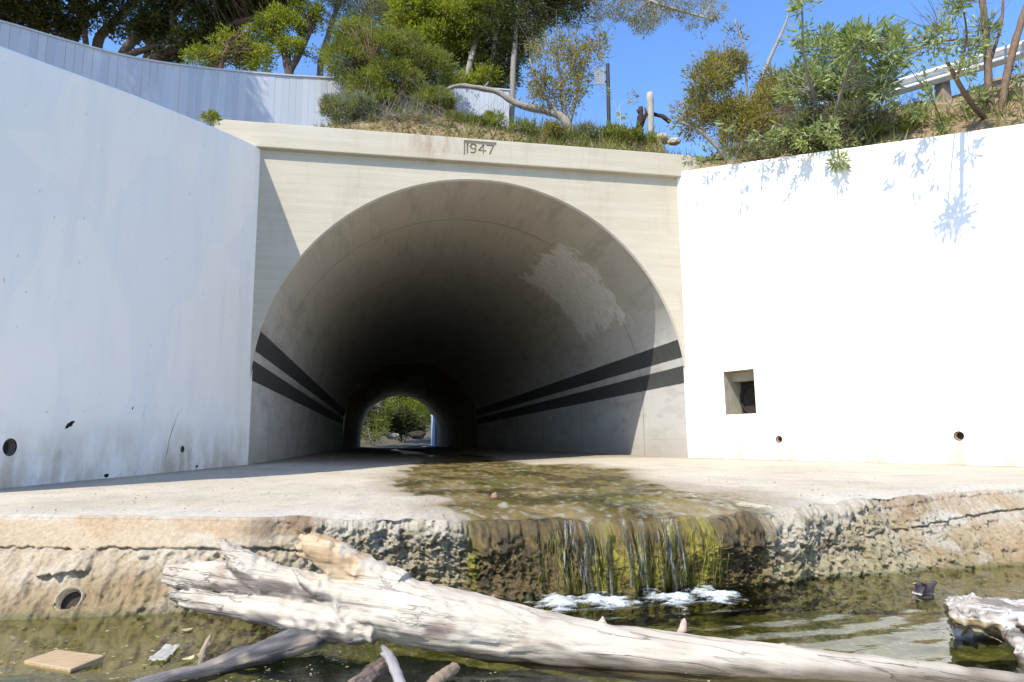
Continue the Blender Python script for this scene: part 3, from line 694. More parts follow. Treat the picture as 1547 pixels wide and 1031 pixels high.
def ledge_drain():
    """the round clay drain that opens through the ledge"""
    apr = bpy.data.objects['apron']; ok, hit, *_ = apr.ray_cast(Vector((0, 0, 0)), Vector(ray(103, 905)).normalized()); c = np.array(hit)
    bm = bmesh.new(); bm.from_mesh(apr.data)
    dead = [f for f in bm.faces if (lambda m: (m - Vector(c)).length < .065 and m.y < 5.2)(f.calc_center_median())]
    bmesh.ops.delete(bm, geom=dead, context='FACES'); bm.to_mesh(apr.data); bm.free()
    t = empty('drain_pipe', tuple(c), 'round drain pipe mouth in the tan ledge face just above the water at the left', 'pipe')
    nn = Vector((-.08, -.85, .50)).normalized(); a = Vector(c) - nn * .004; b = a - nn * .6
    V, Fq = ring_pipe(a, b, .070, .061, 40); mesh_np('pipe_wall', V, Fq[:, ::-1], M['rim'], t, True)
    bm = cyl_between(a - nn * .06, b, .0622, None, 28); from_bm('silt_shade_plug', bm, M['mud_and_shade'], t)  # dark plug stands for the unlit inside of the drain
bpy.context.view_layer.update(); ledge_drain()

# the pool and the thin sheet of water that feeds it
def sheet(name, xs, ys, zf, mat, keep=None, kind='structure'):
    V = [(x, y, zf(x, y)) for x in xs for y in ys]; f = grid_faces(len(xs), len(ys))
    if keep is not None:
        K = np.array([keep(v[0], v[1]) for v in V]); f = f[K[f].all(1)]
        used = np.unique(f); mp = np.full(len(V), -1); mp[used] = np.arange(len(used)); V = np.array(V)[used]; f = mp[f]
    o = mesh_np(name, V, f, mat, None, True); props(o, kind=kind); return o
FALLS = [(.98, .07), (1.24, .05), (1.60, .08), (1.88, .05)]
def pool_z(x, y):
    d = min(math.hypot((x - fx) * .8, y - 3.9) for fx, _ in FALLS)
    return WATER + .010 * math.exp(-d * 1.6) * math.sin(d * 34) + .003 * fbm((x * 5, y * 8, 3), 2) * sstep(2.8, 1.2, abs(x - 2.4))
M['water'] = m_water('pool_water', (.80, .83, .60), 4.5, .10, .02, (1, 2.6, 1))
sheet('pool_water', axis((-13, -2.6, 16), (-2.6, 5.2, 300), (5.2, 16, 16)), axis((-9, 1.2, 12), (1.2, 4.8, 170)), pool_z, M['water'])
M['film'] = m_water('stream_film', (.93, .94, .86), 14, .9, .03, (1, 1.2, 1))
sheet('stream_water', axis((-.4, 3.0, 190)), axis((3.55, 8, 130), (8, 22, 60), (22, 60, 20)), lambda x, y: floor_z(x, y) + .007 + .005 * fbm((x * 9, y * 6, 5), 3) - (.03 if y < ytop(x) + .05 else 0), M['film'], lambda x, y: wet(x, y) > .45 and y > ytop(x) + .02 and (y > YB - 1.2 or fbm((x * 2.2, y * 1.3, 77), 3) > .10))

def crumbs():
    """crumbs of mortar and grit washed against the feet of the walls and strewn over the slab"""
    P = []
    for i in range(1500):
        k = i % 5
        if k < 2: y = rng.uniform(6.9, 12); x = 5.82 + .485 * (12 - y) - .03 - abs(rng.normal()) * .12
        elif k == 2: y = rng.uniform(6.2, 12); x = -2.225 - .271 * (12 - y) + .03 + abs(rng.normal()) * .12
        else: x = rng.uniform(-2.6, 5.2); y = ytop(x) + .06 + abs(rng.normal()) * 2.2
        if y > 11.9 or (wet_s(x, y) > 0): continue
        P.append((x, y, floor_z(x, y)))
    V = []; Fs = []; base = np.array([(1, 0, 0), (-.5, .87, 0), (-.5, -.87, 0), (0, 0, 1), (.0, 0, -.5)]); tri = np.array([(0, 1, 3), (1, 2, 3), (2, 0, 3), (1, 0, 4), (2, 1, 4), (0, 2, 4)])
    for i, p in enumerate(P):
        r = .003 + .009 * rng.random() ** 3; V.append(np.array(p) + base * r * rng.uniform(.6, 1.4, (5, 3))); Fs.append(tri + 5 * i)
    o = mesh_np('grit', np.concatenate(V), np.concatenate(Fs), m_simple('grit', (.42, .35, .26), (.22, .17, .12), 3, .9)); props(o, kind='stuff')
crumbs()

# ================================================================ hillside over and behind the walls
M['soil'] = NT('bank_soil')
def _soil(t):
    c = t.mix(t.ramp(t.noise(1.3, 7, .65), [(.35, 0), (.65, 1)]), (.36, .25, .15), (.25, .18, .11))
    g = t.ramp(t.noise(2.2, 6, .7), [(.50, 0), (.62, 1)])
    c = t.mix(t.math('MULTIPLY', g, .75), c, (.10, .12, .035))
    c = t.mix(t.math('MULTIPLY', t.ramp(t.noise(9, 4, .7), [(.6, 0), (.7, 1)]), .6), c, (.46, .38, .28))
    return t.done(t.bsdf(c, .95, t.bump(t.noise(6, 8, .75), .9, .08), .1))
M['soil'] = _soil(M['soil'])
BND = np.array([(p[0], p[1], p[2] - .12) for p in lp[::-1][:-2]] + [(-2.15, 12.42, 5.60), (-1.6, 12.42, 5.66), (0, 12.42, 5.72), (2, 12.42, 5.72), (4, 12.42, 5.72), (5.75, 12.42, 5.60)] + [(p[0] + .2, p[1] + .1, p[2] - .12) for p in rp[1:]])
CR = np.array([at(px, py, 13.0) for px, py in [(440, 205), (475, 196), (500, 189), (560, 181), (620, 172), (680, 176), (740, 190), (800, 199), (900, 208), (1000, 214), (1060, 230)]]); CRX, CRZ = CR[:, 0], CR[:, 2]
def hillside():
    s = np.concatenate([[0], np.cumsum(np.linalg.norm(np.diff(BND[:, :2], axis=0), axis=1))])
    su = np.linspace(0, s[-1], 240); B = np.stack([np.interp(su, s, BND[:, k]) for k in range(3)], 1)
    tv = np.concatenate([np.linspace(0, 1, 40) ** 1.4 * 5, np.linspace(6, 56, 26)])
    V = []
    for (bx, by, bz) in B:
        dx = np.interp(bx, [-10, -2.2, 5.8, 22], [-.9, -.15, .15, 1.0]); dy = np.interp(bx, [-10, -3, -2.2, 5.8, 7, 22], [.8, .9, 1, 1, .9, .75]); l = math.hypot(dx, dy)
        for d in tv:
            x, y = bx + dx / l * d, by + dy / l * d
            if d > 5: y = by + dy / l * 5 + (66.9 - by - dy / l * 5) * (d - 5) / 51
            L = np.interp(bx, [-6, -2.2, 1, 5.8, 7.0, 8, 9], [6.2, 6.2, 6.2, 5.75, 5.8, 5.95, 6.0]); sl_k = np.interp(bx, [-4, -2.3, -2.1, 5.8, 6.5], [.12, .12, .62, .68, .74])
            z = min(L, bz + sl_k * d) if d > 0 else bz
            if by > 12.3: z = bz + (float(np.interp(bx, CRX, CRZ)) - bz) * sstep(0, .62, d) if d < 2.2 else float(np.interp(bx, CRX, CRZ)) + (6.0 - float(np.interp(bx, CRX, CRZ))) * min(1, (d - 2.2) / 4)
            z += min(d, 1) * (.10 * fbm((x * .8, y * .8, 0), 4) + .06 * fbm((x * 3, y * 3, 2), 3))
            V.append((x, y, z))
    o = mesh_np('hillside', V, grid_faces(len(su), len(tv)), M['soil'], None, True); props(o, kind='structure')
hillside()
HV = None
def hill_z(x, y, default=5.6):
    dg = bpy.context.evaluated_depsgraph_get()
    o = bpy.data.objects['hillside']; ok, loc, *_ = o.ray_cast(Vector((x, y, 40)), Vector((0, 0, -1)))
    return loc.z if ok else default
bpy.context.view_layer.update()

# ================================================================ board fence
def fence():
    F_ = smooth_path([(-330, -40, 10.5), (-150, -6, 12.0), (0, 31, 13.2), (100, 60, 13.7), (202, 86, 14.1), (302, 101, 14.5), (420, 112, 14.9), (520, 118, 15.2), (640, 126, 15.4), (700, 130, 15.5), (776, 136, 15.5)], 400)
    P = np.array([at(*q) for q in F_])
    t = empty('board_fence', (P[200][0], P[200][1], P[200][2] - 2.1), 'pale blue grey vertical board fence curving above the left wing wall', 'fence')
    s = np.concatenate([[0], np.cumsum(np.linalg.norm(np.diff(P[:, :2], axis=0), axis=1))])
    def pos(u): return np.array([np.interp(u, s, P[:, k]) for k in range(3)])
    V = []; Fq = []; w = .150; u = 0.0
    while u < s[-1] - w:
        ww = w * random.uniform(.92, 1.06); a, b = pos(u + .002), pos(u + ww - .002); d = b - a; d[2] = 0; d /= np.linalg.norm(d); nn = np.array([-d[1], d[0], 0]); j = random.uniform(-.003, .003)
        i = len(V); za, zb_ = a[2] - .03, b[2] - .03
        for (p, zt) in ((a, za), (b, zb_)):
            for o in (j, j + .02):
                for z in (zt - 2.25, zt): V.append((p[0] + nn[0] * o, p[1] + nn[1] * o, z))
        # order: a0lo a0hi a1lo a1hi b0lo b0hi b1lo b1hi
        for f in ((0, 4, 5, 1), (2, 3, 7, 6), (0, 1, 3, 2), (4, 6, 7, 5), (1, 5, 7, 3), (0, 2, 6, 4)): Fq.append([i + k for k in f])
        u += ww
    mt = NT('fence_paint'); isl = mt.n('NewGeometry').outputs['Random Per Island']
    c = mt.mix(isl, (.38, .41, .455), (.46, .49, .53)); g = mt.noise(5, 6, .7, mt.coord(scale=(6, 6, .5)))
    c = mt.mix(mt.math('MULTIPLY', mt.ramp(g, [(.5, 0), (.72, 1)]), .55), c, (.42, .42, .42))
    m = mt.done(mt.bsdf(c, .8, mt.bump(g, .15, .005), .25))
    mesh_np('boards', V, np.array(Fq), m, t)
    V = []; Q = P[::4]
    for i, p in enumerate(Q):
        d = Q[min(i + 1, len(Q) - 1)] - Q[max(i - 1, 0)]; d[2] = 0; d /= np.linalg.norm(d); nn = np.array([-d[1], d[0], 0])
        for o, z in ((-.025, -.035), (-.025, .0), (.05, .0), (.05, -.035)): V.append((p[0] + nn[0] * o, p[1] + nn[1] * o, p[2] + z))
    i = np.arange(len(Q) - 1)[:, None] * 4; j = np.arange(4)[None]; f = np.stack([i + j, i + 4 + j, i + 4 + (j + 1) % 4, i + (j + 1) % 4], -1).reshape(-1, 4)
    mesh_np('cap_rail', V, f, m, t)
    for k in range(3, len(Q), 11):
        p = Q[k]; d = Q[min(k + 1, len(Q) - 1)] - Q[k - 1]; d[2] = 0; d /= np.linalg.norm(d); nn = np.array([-d[1], d[0], 0]); c0 = p + nn * .10
        from_bm('post', box_bm((c0[0] - .045, c0[1] - .045, p[2] - 2.3), (c0[0] + .045, c0[1] + .045, p[2] - .04)), m, t)
fence()

# ================================================================ guardrail, posts and sign on the bank
M['wood_post'] = m_simple('weathered_post', (.33, .27, .20), (.20, .16, .12), 8, .9, .5, 14, .02, .15, 6, (5, 5, .7))
M['bleached'] = m_simple('bleached_wood', (.42, .39, .345), (.27, .24, .20), 7, .85, .6, 16, .01, .2, 6, (6, 6, .7))
M['darkpost'] = m_simple('dark_steel_post', (.045, .043, .04), (.02, .02, .02), 9, .6, .3)
M['darkwood'] = m_simple('dark_rotten_wood', (.07, .05, .035), (.03, .022, .016), 9, .95, .8, 12, .03, .1)
def guardrail():
    p0 = RM @ (np.array([1414 - PX, 112 - PY, F]) / F * 11.5); zr = p0[2]
    a = atz(1320, 143, zr); b = atz(1560, 71, zr); d = b - a; d[2] = 0; d /= np.linalg.norm(d); nn = np.array([d[1], -d[0], 0])    # nn towards the camera side
    if nn[1] > 0: nn = -nn
    a = a - d * 1.6; b = b + d * 2.5
    t = empty('guardrail', tuple(p0 - np.array([0, 0, .75])), 'galvanised steel guardrail on timber posts at the road edge above the right bank', 'guardrail')
    prof = [(.0, .155), (-.012, .13), (-.075, .10), (-.08, .06), (-.01, .02), (-.01, -.02), (-.08, -.06), (-.075, -.10), (-.012, -.13), (.0, -.155)]
    V = []; n = 30
    for k in range(n + 1):
        p = a + (b - a) * k / n
        for o, z in prof: V.append((p[0] - nn[0] * o * 1.0, p[1] - nn[1] * o, zr + z))
    o = mesh_np('beam', V, grid_faces(n + 1, len(prof)), M['steel'], t, True)
    md = o.modifiers.new('s', 'SOLIDIFY'); md.thickness = .004; bake(o)
    L = np.linalg.norm(b - a); c = atz(1424, 125, zr); s0_ = (c - a) @ d
    for k in range(-4, 6):
        s = s0_ + k * 1.9
        if 0 < s < L:
            p = a + d * s - nn * .16
            from_bm('post', bevel_bm(box_bm((p[0] - .09, p[1] - .09, zr - 1.2), (p[0] + .09, p[1] + .09, zr + .16)), .01, 1), M['wood_post'], t)
guardrail()

def standing_post(name, label, cat, px, pyt, Y, w, mat, tilt=0.0, down=2.4, round_=True, rt=.8):
    p = at(px, pyt, Y); T = Tubes(); base = p - np.array([tilt * down, 0, down])
    n = 12; pts = [base + (p - base) * i / n + np.array([.012 * fbm((i * .4, px, 0), 2), 0, 0]) for i in range(n + 1)]
    T.add(pts, np.linspace(w, w * rt, n + 1), 9, .06); o = T.build(name, mat); props(o, label, cat); return o
M['dullsteel'] = m_simple('dull_sign_back', (.30, .31, .33), (.22, .23, .25), 6, .55, .3)
sg = empty('road_sign', at(918, 205, 15), 'back of a grey sign panel on a dark leaning post against the sky', 'sign')
def sign():
    p = at(918, 97, 15.0); b = at(919, 215, 15.0) - np.array([0, 0, 2.0])
    bm = bmesh.new(); cyl_between(b, p, .055, .05, 8, bm); from_bm('post', bm, M['darkpost'], sg)
    c = at(906, 112, 14.93); bm = bevel_bm(box_bm((c[0] - .14, c[1] - .010, c[2] - .30), (c[0] + .13, c[1] + .006, c[2] + .18)), .004, 1); o = from_bm('sign_panel', bm, M['dullsteel'], sg)
    for dz in (-.18, .08):
        from_bm('bracket', bevel_bm(box_bm((c[0] - .05, c[1] + .008, c[2] + dz - .02), (c[0] + .17, c[1] + .05, c[2] + dz + .02)), .004, 1), M['darkpost'], sg)
sign()
standing_post('wooden_post', 'short bleached wooden post with a rounded top standing above the cornice', 'post', 982, 141, 14, .085, M['bleached'], .02, 2.5, True, .95)
def stump():
    T = Tubes(); a = at(968, 162, 14.1); b = at(966, 215, 14.1) - np.array([0, 0, 1.2])
    T.add(smooth_path([b, at(965, 205, 14.1), at(968, 180, 14.1), a], 12), np.linspace(.11, .05, 12), 8, .2)
    T.add([at(968, 172, 14.1), at(962, 166, 14.1)], [.05, .02], 6, .2); T.add([at(969, 190, 14.05), at(976, 172, 14.0), at(974, 163, 14.)], [.06, .04, .015], 6, .2)
    T.add([at(985, 172, 14.15), at(1000, 176, 14.1), at(1012, 184, 14.0)], [.05, .06, .05], 7, .2)
    props(T.build('broken_stump', M['darkwood']), 'dark rotten broken stump right behind the bleached wooden post', 'stump')
stump()
def rock(name, label, c, r, mat, seed, group=None, sq=(1, .9, .75)):
    bm = bmesh.new(); bmesh.ops.create_icosphere(bm, subdivisions=4, radius=1)
    for v in bm.verts:
        p = v.co.copy(); k = 1 + .28 * fbm(p * .9 + Vector((seed, 0, 0)), 3) + .10 * fbm(p * 3 + Vector((0, seed, 0)), 3)
        q = noise.voronoi(p * 1.4 + Vector((seed, seed, 0)))[0]; k += .14 * (q[1] - q[0])
        v.co = Vector((p.x * sq[0], p.y * sq[1], p.z * sq[2])) * k * r + Vector(c)
    o = from_bm(name, bm, mat, None, True); props(o, label, 'rock', group); return o
M['rock'] = m_simple('pale_rock', (.46, .41, .33), (.30, .26, .20), 5, .9, .6)
rock('boulder', 'larger pale tan boulder at the right end of the cornice', at(1000, 210, 13.4), .17, M['rock'], 3)
rock('boulder', 'smaller round pale boulder between the tan one and the bush', at(1018, 214, 13.2), .12, M['rock'], 8)
# ================================================================ driftwood
def m_log(name, pale, mid, dark, axis_dir, stains=True):
    t = NT(name); q = Vector((1, 0, 0)).rotation_difference(Vector(axis_dir)).inverted().to_euler()
    al = t.coord(scale=(1.2, 22, 22), rot=tuple(q)); al2 = t.coord(scale=(2.5, 70, 70), rot=tuple(q))
    g = t.noise(1.6, 7, .65, al, .8); g2 = t.noise(1.3, 5, .65, al2, .5)
    a = t.n('VertexColor', layer_name='col').outputs[0]
    c = t.mix(t.math('MULTIPLY', t.ramp(g, [(.45, 0), (.70, 1)]), .42), a, t.mix(1.0, a, mid, 'MULTIPLY'))
    c = t.mix(t.math('MULTIPLY', t.ramp(g2, [(.58, 0), (.72, 1)]), .5), c, t.mix(1.0, a, dark, 'MULTIPLY'))
    crack = t.ramp(t.noise(.8, 4, .6, t.coord(scale=(.7, 16, 16), rot=tuple(q)), .12), [(.485, 0), (.5, 1), (.515, 0)])
    cm = t.math('MULTIPLY', crack, t.ramp(t.noise(1.9, 3), [(.42, 0), (.56, 1)]))
    c = t.mix(t.math('MULTIPLY', cm, .75), c, (.06, .05, .04))
    sp = t.ramp(t.noise(26, 4, .7, t.coord(scale=(.6, 1, 1), rot=tuple(q))), [(.66, 0), (.74, 1)])
    c = t.mix(t.math('MULTIPLY', sp, .45), c, (.16, .11, .08))
    h = t.math('ADD', t.math('ADD', g, t.math('MULTIPLY', g2, .5)), t.math('MULTIPLY', cm, -1.2))
    return t.done(t.bsdf(c, .8, t.bump(h, .55, .012), .25))
def fuse(name, tubes, voxel, mat, colour, rough, parent=None, axis_dir=None):
    """join limbs into one continuous skin, then work grain and knots into it"""
    o = tubes.build(name, mat, parent)
    m = o.modifiers.new('r', 'REMESH'); m.mode = 'VOXEL'; m.voxel_size = voxel; m.use_smooth_shade = True
    s = o.modifiers.new('s', 'SMOOTH'); s.iterations = 4; s.factor = .5
    bpy.context.view_layer.update(); bake(o); me = o.data
    n = len(me.vertices); V = np.zeros(n * 3); me.vertices.foreach_get('co', V); V = V.reshape(-1, 3)
    N = np.zeros(n * 3); me.vertices.foreach_get('normal', N); N = N.reshape(-1, 3)
    ax = Vector(axis_dir).normalized(); C = np.ones((n, 4), np.float32)
    for i in range(n):
        p = Vector(V[i]); s_ = p.dot(ax); c = p - ax * s_
        q = c * 14 + ax * (s_ * 1.3); q2 = c * 40 + ax * (s_ * 3)
        k = rough * (.9 * fbm(q, 4) + .6 * fbm(q2, 3)) + rough * .5 * fbm(p * 4, 3) - rough * 1.1 * sstep(.25, .5, fbm(c * 26 + ax * (s_ * .9), 3))
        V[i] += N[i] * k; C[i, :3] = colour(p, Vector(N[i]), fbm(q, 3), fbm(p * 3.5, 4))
    me.vertices.foreach_set('co', V.ravel())
    a = me.color_attributes.new('col', 'FLOAT_COLOR', 'POINT'); a.data.foreach_set('color', C.ravel()); me.update()
    me.polygons.foreach_set('use_smooth', np.ones(len(me.polygons), dtype=bool))
    return o
def limb(T, pts, n=26, k=14, jit=.04):
    """pts: (px, py, radius in photo pixels, depth)"""
    S = smooth_path(pts, n); P = np.array([at(a, b, d) for a, b, r, d in S]); R = [pxlen(P[i], S[i][2]) for i in range(n)]
    T.add(P, R, k, jit)
    return P
def main_log():
    T = Tubes()
    trunk = limb(T, [(1900, 1090, 36, 1.72), (1700, 1067, 36, 1.98), (1550, 1058, 37, 2.16), (1400, 1040, 37, 2.3), (1150, 1012, 37, 2.5), (900, 980, 38, 2.75), (740, 950, 44, 2.92), (640, 930, 47, 3.03), (570, 912, 46, 3.12), (520, 905, 40, 3.18)], 60, 20, .03)
    limb(T, [(600, 925, 40, 3.08), (520, 906, 38, 3.18), (450, 893, 29, 3.28), (380, 880, 25, 3.38), (320, 872, 22, 3.45), (275, 866, 17, 3.5), (250, 865, 12, 3.52)], 34, 14, .08)    # upper strand
    limb(T, [(420, 880, 20, 3.36), (340, 866, 16, 3.44), (280, 861, 12, 3.5), (248, 858, 5, 3.53)], 24, 9, .14)
    limb(T, [(420, 892, 18, 3.3), (340, 886, 13, 3.4), (285, 884, 10, 3.46), (243, 878, 4, 3.5)], 24, 9, .14)
    limb(T, [(570, 954, 23, 3.05), (500, 944, 23, 3.12), (430, 930, 21, 3.2), (350, 916, 16, 3.3), (290, 905, 12, 3.37), (258, 898, 7, 3.4)], 30, 10, .10)                               # lower strand
    limb(T, [(340, 918, 7, 3.32), (290, 906, 6, 3.38), (254, 896, 2.5, 3.42)], 16, 8, .2); limb(T, [(480, 950, 11, 3.1), (400, 934, 8, 3.2), (330, 926, 5, 3.3), (268, 914, 2, 3.36)], 20, 8, .2)
    limb(T, [(450, 893, 26, 3.3), (400, 872, 26, 3.34), (365, 850, 19, 3.38), (345, 830, 12, 3.40), (335, 816, 7, 3.41)], 18, 10, .08)                                                # stub
    limb(T, [(400, 880, 20, 3.3), (440, 880, 18, 3.25), (480, 893, 20, 3.2)], 10, 10, .06)
    limb(T, [(640, 918, 38, 3.04), (600, 902, 28, 3.1), (570, 886, 22, 3.14), (540, 868, 20, 3.17)], 16, 12, .07)                                                                      # snapped limb and its splinters
    limb(T, [(600, 898, 34, 3.09), (555, 868, 26, 3.15), (515, 845, 23, 3.18), (480, 827, 19, 3.21), (460, 818, 11, 3.23)], 20, 12, .08); limb(T, [(560, 888, 24, 3.12), (520, 866, 18, 3.16), (488, 846, 14, 3.19), (466, 834, 7, 3.21)], 16, 10, .1)
    for (x1, y1, r0, r1) in ((452, 810, 12, 5), (444, 822, 11, 4), (462, 815, 13, 6), (449, 834, 9, 3), (470, 838, 11, 4), (482, 858, 9, 2.5), (476, 822, 13, 6)):
        k = rng.normal() * 2; limb(T, [(585 + k, 886 + (y1 - 820) * .5, 16, 3.12), (530, 856 + (y1 - 820) * .75, r0, 3.17), (495, 836 + (y1 - 820) * .9, r0 * .9, 3.2), (x1 + 12, y1 + 6, r1 * 1.5, 3.23), (x1, y1, r1, 3.24)], 20, 8, .16)
    for (x1, y1) in ((438, 858), (446, 868), (452, 878)): limb(T, [(492, 896, 15, 3.14), (468, 884, 9, 3.15), (x1, y1, 2, 3.17)], 10, 7, .15)
    for px, py, dx, dy in ((912, 946, -2, -17), (905, 945, 6, -12), (1180, 978, 5, -7), (705, 905, 3, -6)):
        d = np.interp(px, [250, 570, 900, 1150], [3.45, 3.1, 2.74, 2.5]); limb(T, [(px, py + 8, 6, d), (px + dx * .6, py + dy * .6, 3.5, d), (px + dx, py + dy, 1.2, d)], 6, 6, .1)
    ax = (trunk[0] - trunk[-1]); ax /= np.linalg.norm(ax)
    s1, s0 = at(455, 815, 3.25), at(590, 895, 3.12); fd = s0 - s1; fl = np.linalg.norm(fd); fd /= fl
    def colour(p, n, g, m):
        c = lerp3((.48, .425, .345), (.38, .33, .26), min(1, max(0, .45 + .8 * m)))
        c = lerp3(c, (.27, .18, .13), .6 * sstep(.12, .45, m + .5 * g - .1) * (1 if p.x < .6 else .45))
        c = lerp3(c, (.12, .10, .09), .8 * sstep(.05, .40, -n.z * .55 + .8 * g + (.10 if p.x < -.1 else -.25)))  # undersides and crevices darkened: shade put into the wood colour
        v = np.array(p) - s1; u = v @ fd; r = np.linalg.norm(v - fd * u)           # fresh orange break
        if -.08 < u < fl and r < .085: c = lerp3(c, lerp3((.46, .345, .215), (.34, .235, .13), sstep(0, .4, g)), sstep(fl * .95, fl * .6, u) * sstep(-.5, .1, n.z + .2 - n.y * .3))
        wl = sstep(WATER + .06, WATER + .01, p.z + .03 * m); c = lerp3(c, (.07, .05, .03), .85 * wl)
        return c
    mat = m_log('driftwood', None or (.66, .6, .5), (.74, .68, .62), (.45, .38, .32), tuple(ax))
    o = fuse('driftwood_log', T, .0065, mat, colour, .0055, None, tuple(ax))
    props(o, 'long bleached driftwood log with a forked broken end lying across the pool', 'driftwood')
main_log()

def small_wood(name, label, cat, limbs, cols, axis_px, voxel=.006, rough=.005, group=None):
    T = Tubes()
    for l in limbs: limb(T, l, 22, 9, .09)
    a = at(*axis_px[0]); b = at(*axis_px[1]); ax = (b - a) / np.linalg.norm(b - a)
    def colour(p, n, g, m):
        c = lerp3(cols[0], cols[1], sstep(-.2, .35, g + .4 * m)); c = lerp3(c, cols[2], sstep(.1, .45, m))
        return lerp3(c, (.045, .035, .022), .8 * sstep(WATER + .03, WATER, p.z))
    o = fuse(name, T, voxel, m_log(name + '_wood', (1, 1, 1), (.75, .7, .66), (.5, .45, .4), tuple(ax)), colour, rough, None, tuple(ax))
    props(o, label, cat, group); return o
G1 = ((.17, .155, .15), (.07, .066, .066), (.34, .27, .20))
small_wood('dead_branch', 'grey waterlogged branch in the water under the forked end of the big log', 'branch',
    [[(170, 1052, 13, 2.72), (235, 1032, 14, 2.84), (300, 1018, 15, 2.93), (370, 995, 17, 3.0), (440, 976, 17, 3.06), (490, 964, 12, 3.12), (515, 957, 6, 3.15)], [(380, 990, 10, 3.0), (430, 963, 9, 3.05), (482, 955, 4, 3.1)]], G1, ((240, 1031, 2.8), (500, 960, 3.1)))
small_wood('upright_twig', 'thin twig sticking up out of the water left of the grey branch', 'twig',
    [[(303, 1012, 6, 2.96), (306, 990, 6, 2.97), (311, 975, 5, 2.98), (319, 958, 2.5, 3.0)], [(306, 996, 4, 2.96), (296, 988, 2, 2.96)], [(310, 978, 4, 2.98), (320, 972, 1.5, 2.98)]], ((.30, .22, .15), (.16, .12, .09), (.5, .42, .32)), ((303, 1012, 2.96), (319, 958, 3.0)), .004, .003)
small_wood('dead_stick', 'dark brown stick jutting from the water at the bottom edge below the log', 'stick',
    [[(520, 1050, 13, 2.5), (550, 1028, 13, 2.6), (572, 1010, 12, 2.68), (586, 1000, 8, 2.72)]], ((.20, .14, .11), (.10, .07, .055), (.30, .22, .17)), ((545, 1031, 2.6), (586, 1000, 2.7)), .005, .004)
small_wood('dead_stick', 'pale tan stick jutting from the water right of the dark brown one', 'stick',
    [[(640, 1050, 10, 2.52), (664, 1027, 10, 2.6), (688, 1008, 8, 2.68)]], ((.36, .27, .19), (.25, .18, .12), (.44, .34, .26)), ((655, 1031, 2.6), (690, 1008, 2.7)), .005, .004)
small_wood('dead_stick', 'slim grey stick slanting up between the dark brown and the tan stick', 'stick',
    [[(610, 1050, 9, 2.5), (600, 1020, 8, 2.58), (588, 992, 7, 2.68), (577, 976, 3, 2.75)], [(590, 996, 5, 2.67), (574, 986, 2, 2.7)]], ((.30, .28, .27), (.2, .19, .18), (.40, .36, .32)), ((610, 1050, 2.5), (577, 976, 2.75)), .005, .003)
small_wood('floating_stick', 'pale stick floating at the foot of the wet rock left of the falls', 'stick',
    [[(742, 902, 3.2, 3.9), (758, 901, 3.6, 3.9), (772, 899, 3, 3.9)]], ((.42, .34, .26), (.34, .27, .2), (.46, .38, .3)), ((742, 902, 3.9), (772, 899, 3.9)), .004, .002)
# rotten bleached stump at the right edge
def right_log():
    T = Tubes()
    for dy, dd, r in ((-6, .16, 15), (-2, .10, 17), (3, .04, 18), (9, -.02, 17), (14, -.07, 14)):      # a flat cracked slab: strands laid side by side
        limb(T, [(1428 + abs(dy), 922 + dy, r * .8, 2.64 + dd), (1450, 921 + dy, r, 2.62 + dd), (1490, 924 + dy, r * 1.05, 2.58 + dd), (1545, 929 + dy, r * 1.15, 2.54 + dd), (1610, 935 + dy, r * 1.3, 2.48 + dd), (1690, 945 + dy, r * 1.5, 2.4 + dd)], 34, 10, .16)
    limb(T, [(1434, 948, 10, 2.70), (1465, 957, 13, 2.68), (1510, 962, 13, 2.64), (1570, 968, 18, 2.56)], 20, 9, .22)
    limb(T, [(1514, 940, 12, 2.48), (1528, 960, 13, 2.44), (1545, 982, 15, 2.38), (1570, 1020, 17, 2.3)], 16, 10, .14)
    limb(T, [(1436, 978, 5, 2.66), (1452, 968, 9, 2.66), (1480, 976, 7, 2.62)], 10, 8, .2)
    limb(T, [(1470, 952, 3, 2.52), (1505, 966, 3, 2.49), (1545, 985, 2.5, 2.44)], 10, 6, .1)
    a, b = at(1432, 926, 2.62), at(1600, 945, 2.46); ax = (b - a) / np.linalg.norm(b - a)
    def colour(p, n, g, m):
        c = lerp3(lerp3((.48, .445, .39), (.33, .295, .245), sstep(-.1, .4, g)), (.14, .12, .10), .8 * sstep(.1, .4, m + .5 * g)); z = WATER + .16
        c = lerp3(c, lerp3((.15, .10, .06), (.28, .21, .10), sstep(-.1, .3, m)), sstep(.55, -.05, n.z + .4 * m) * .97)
        return lerp3(c, (.05, .04, .025), .8 * sstep(WATER + .03, WATER, p.z))
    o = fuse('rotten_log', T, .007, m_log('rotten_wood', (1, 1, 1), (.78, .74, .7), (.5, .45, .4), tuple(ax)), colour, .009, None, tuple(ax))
    props(o, 'short cracked bleached log with a rotten dark underside in the water at the right edge', 'driftwood')
right_log()

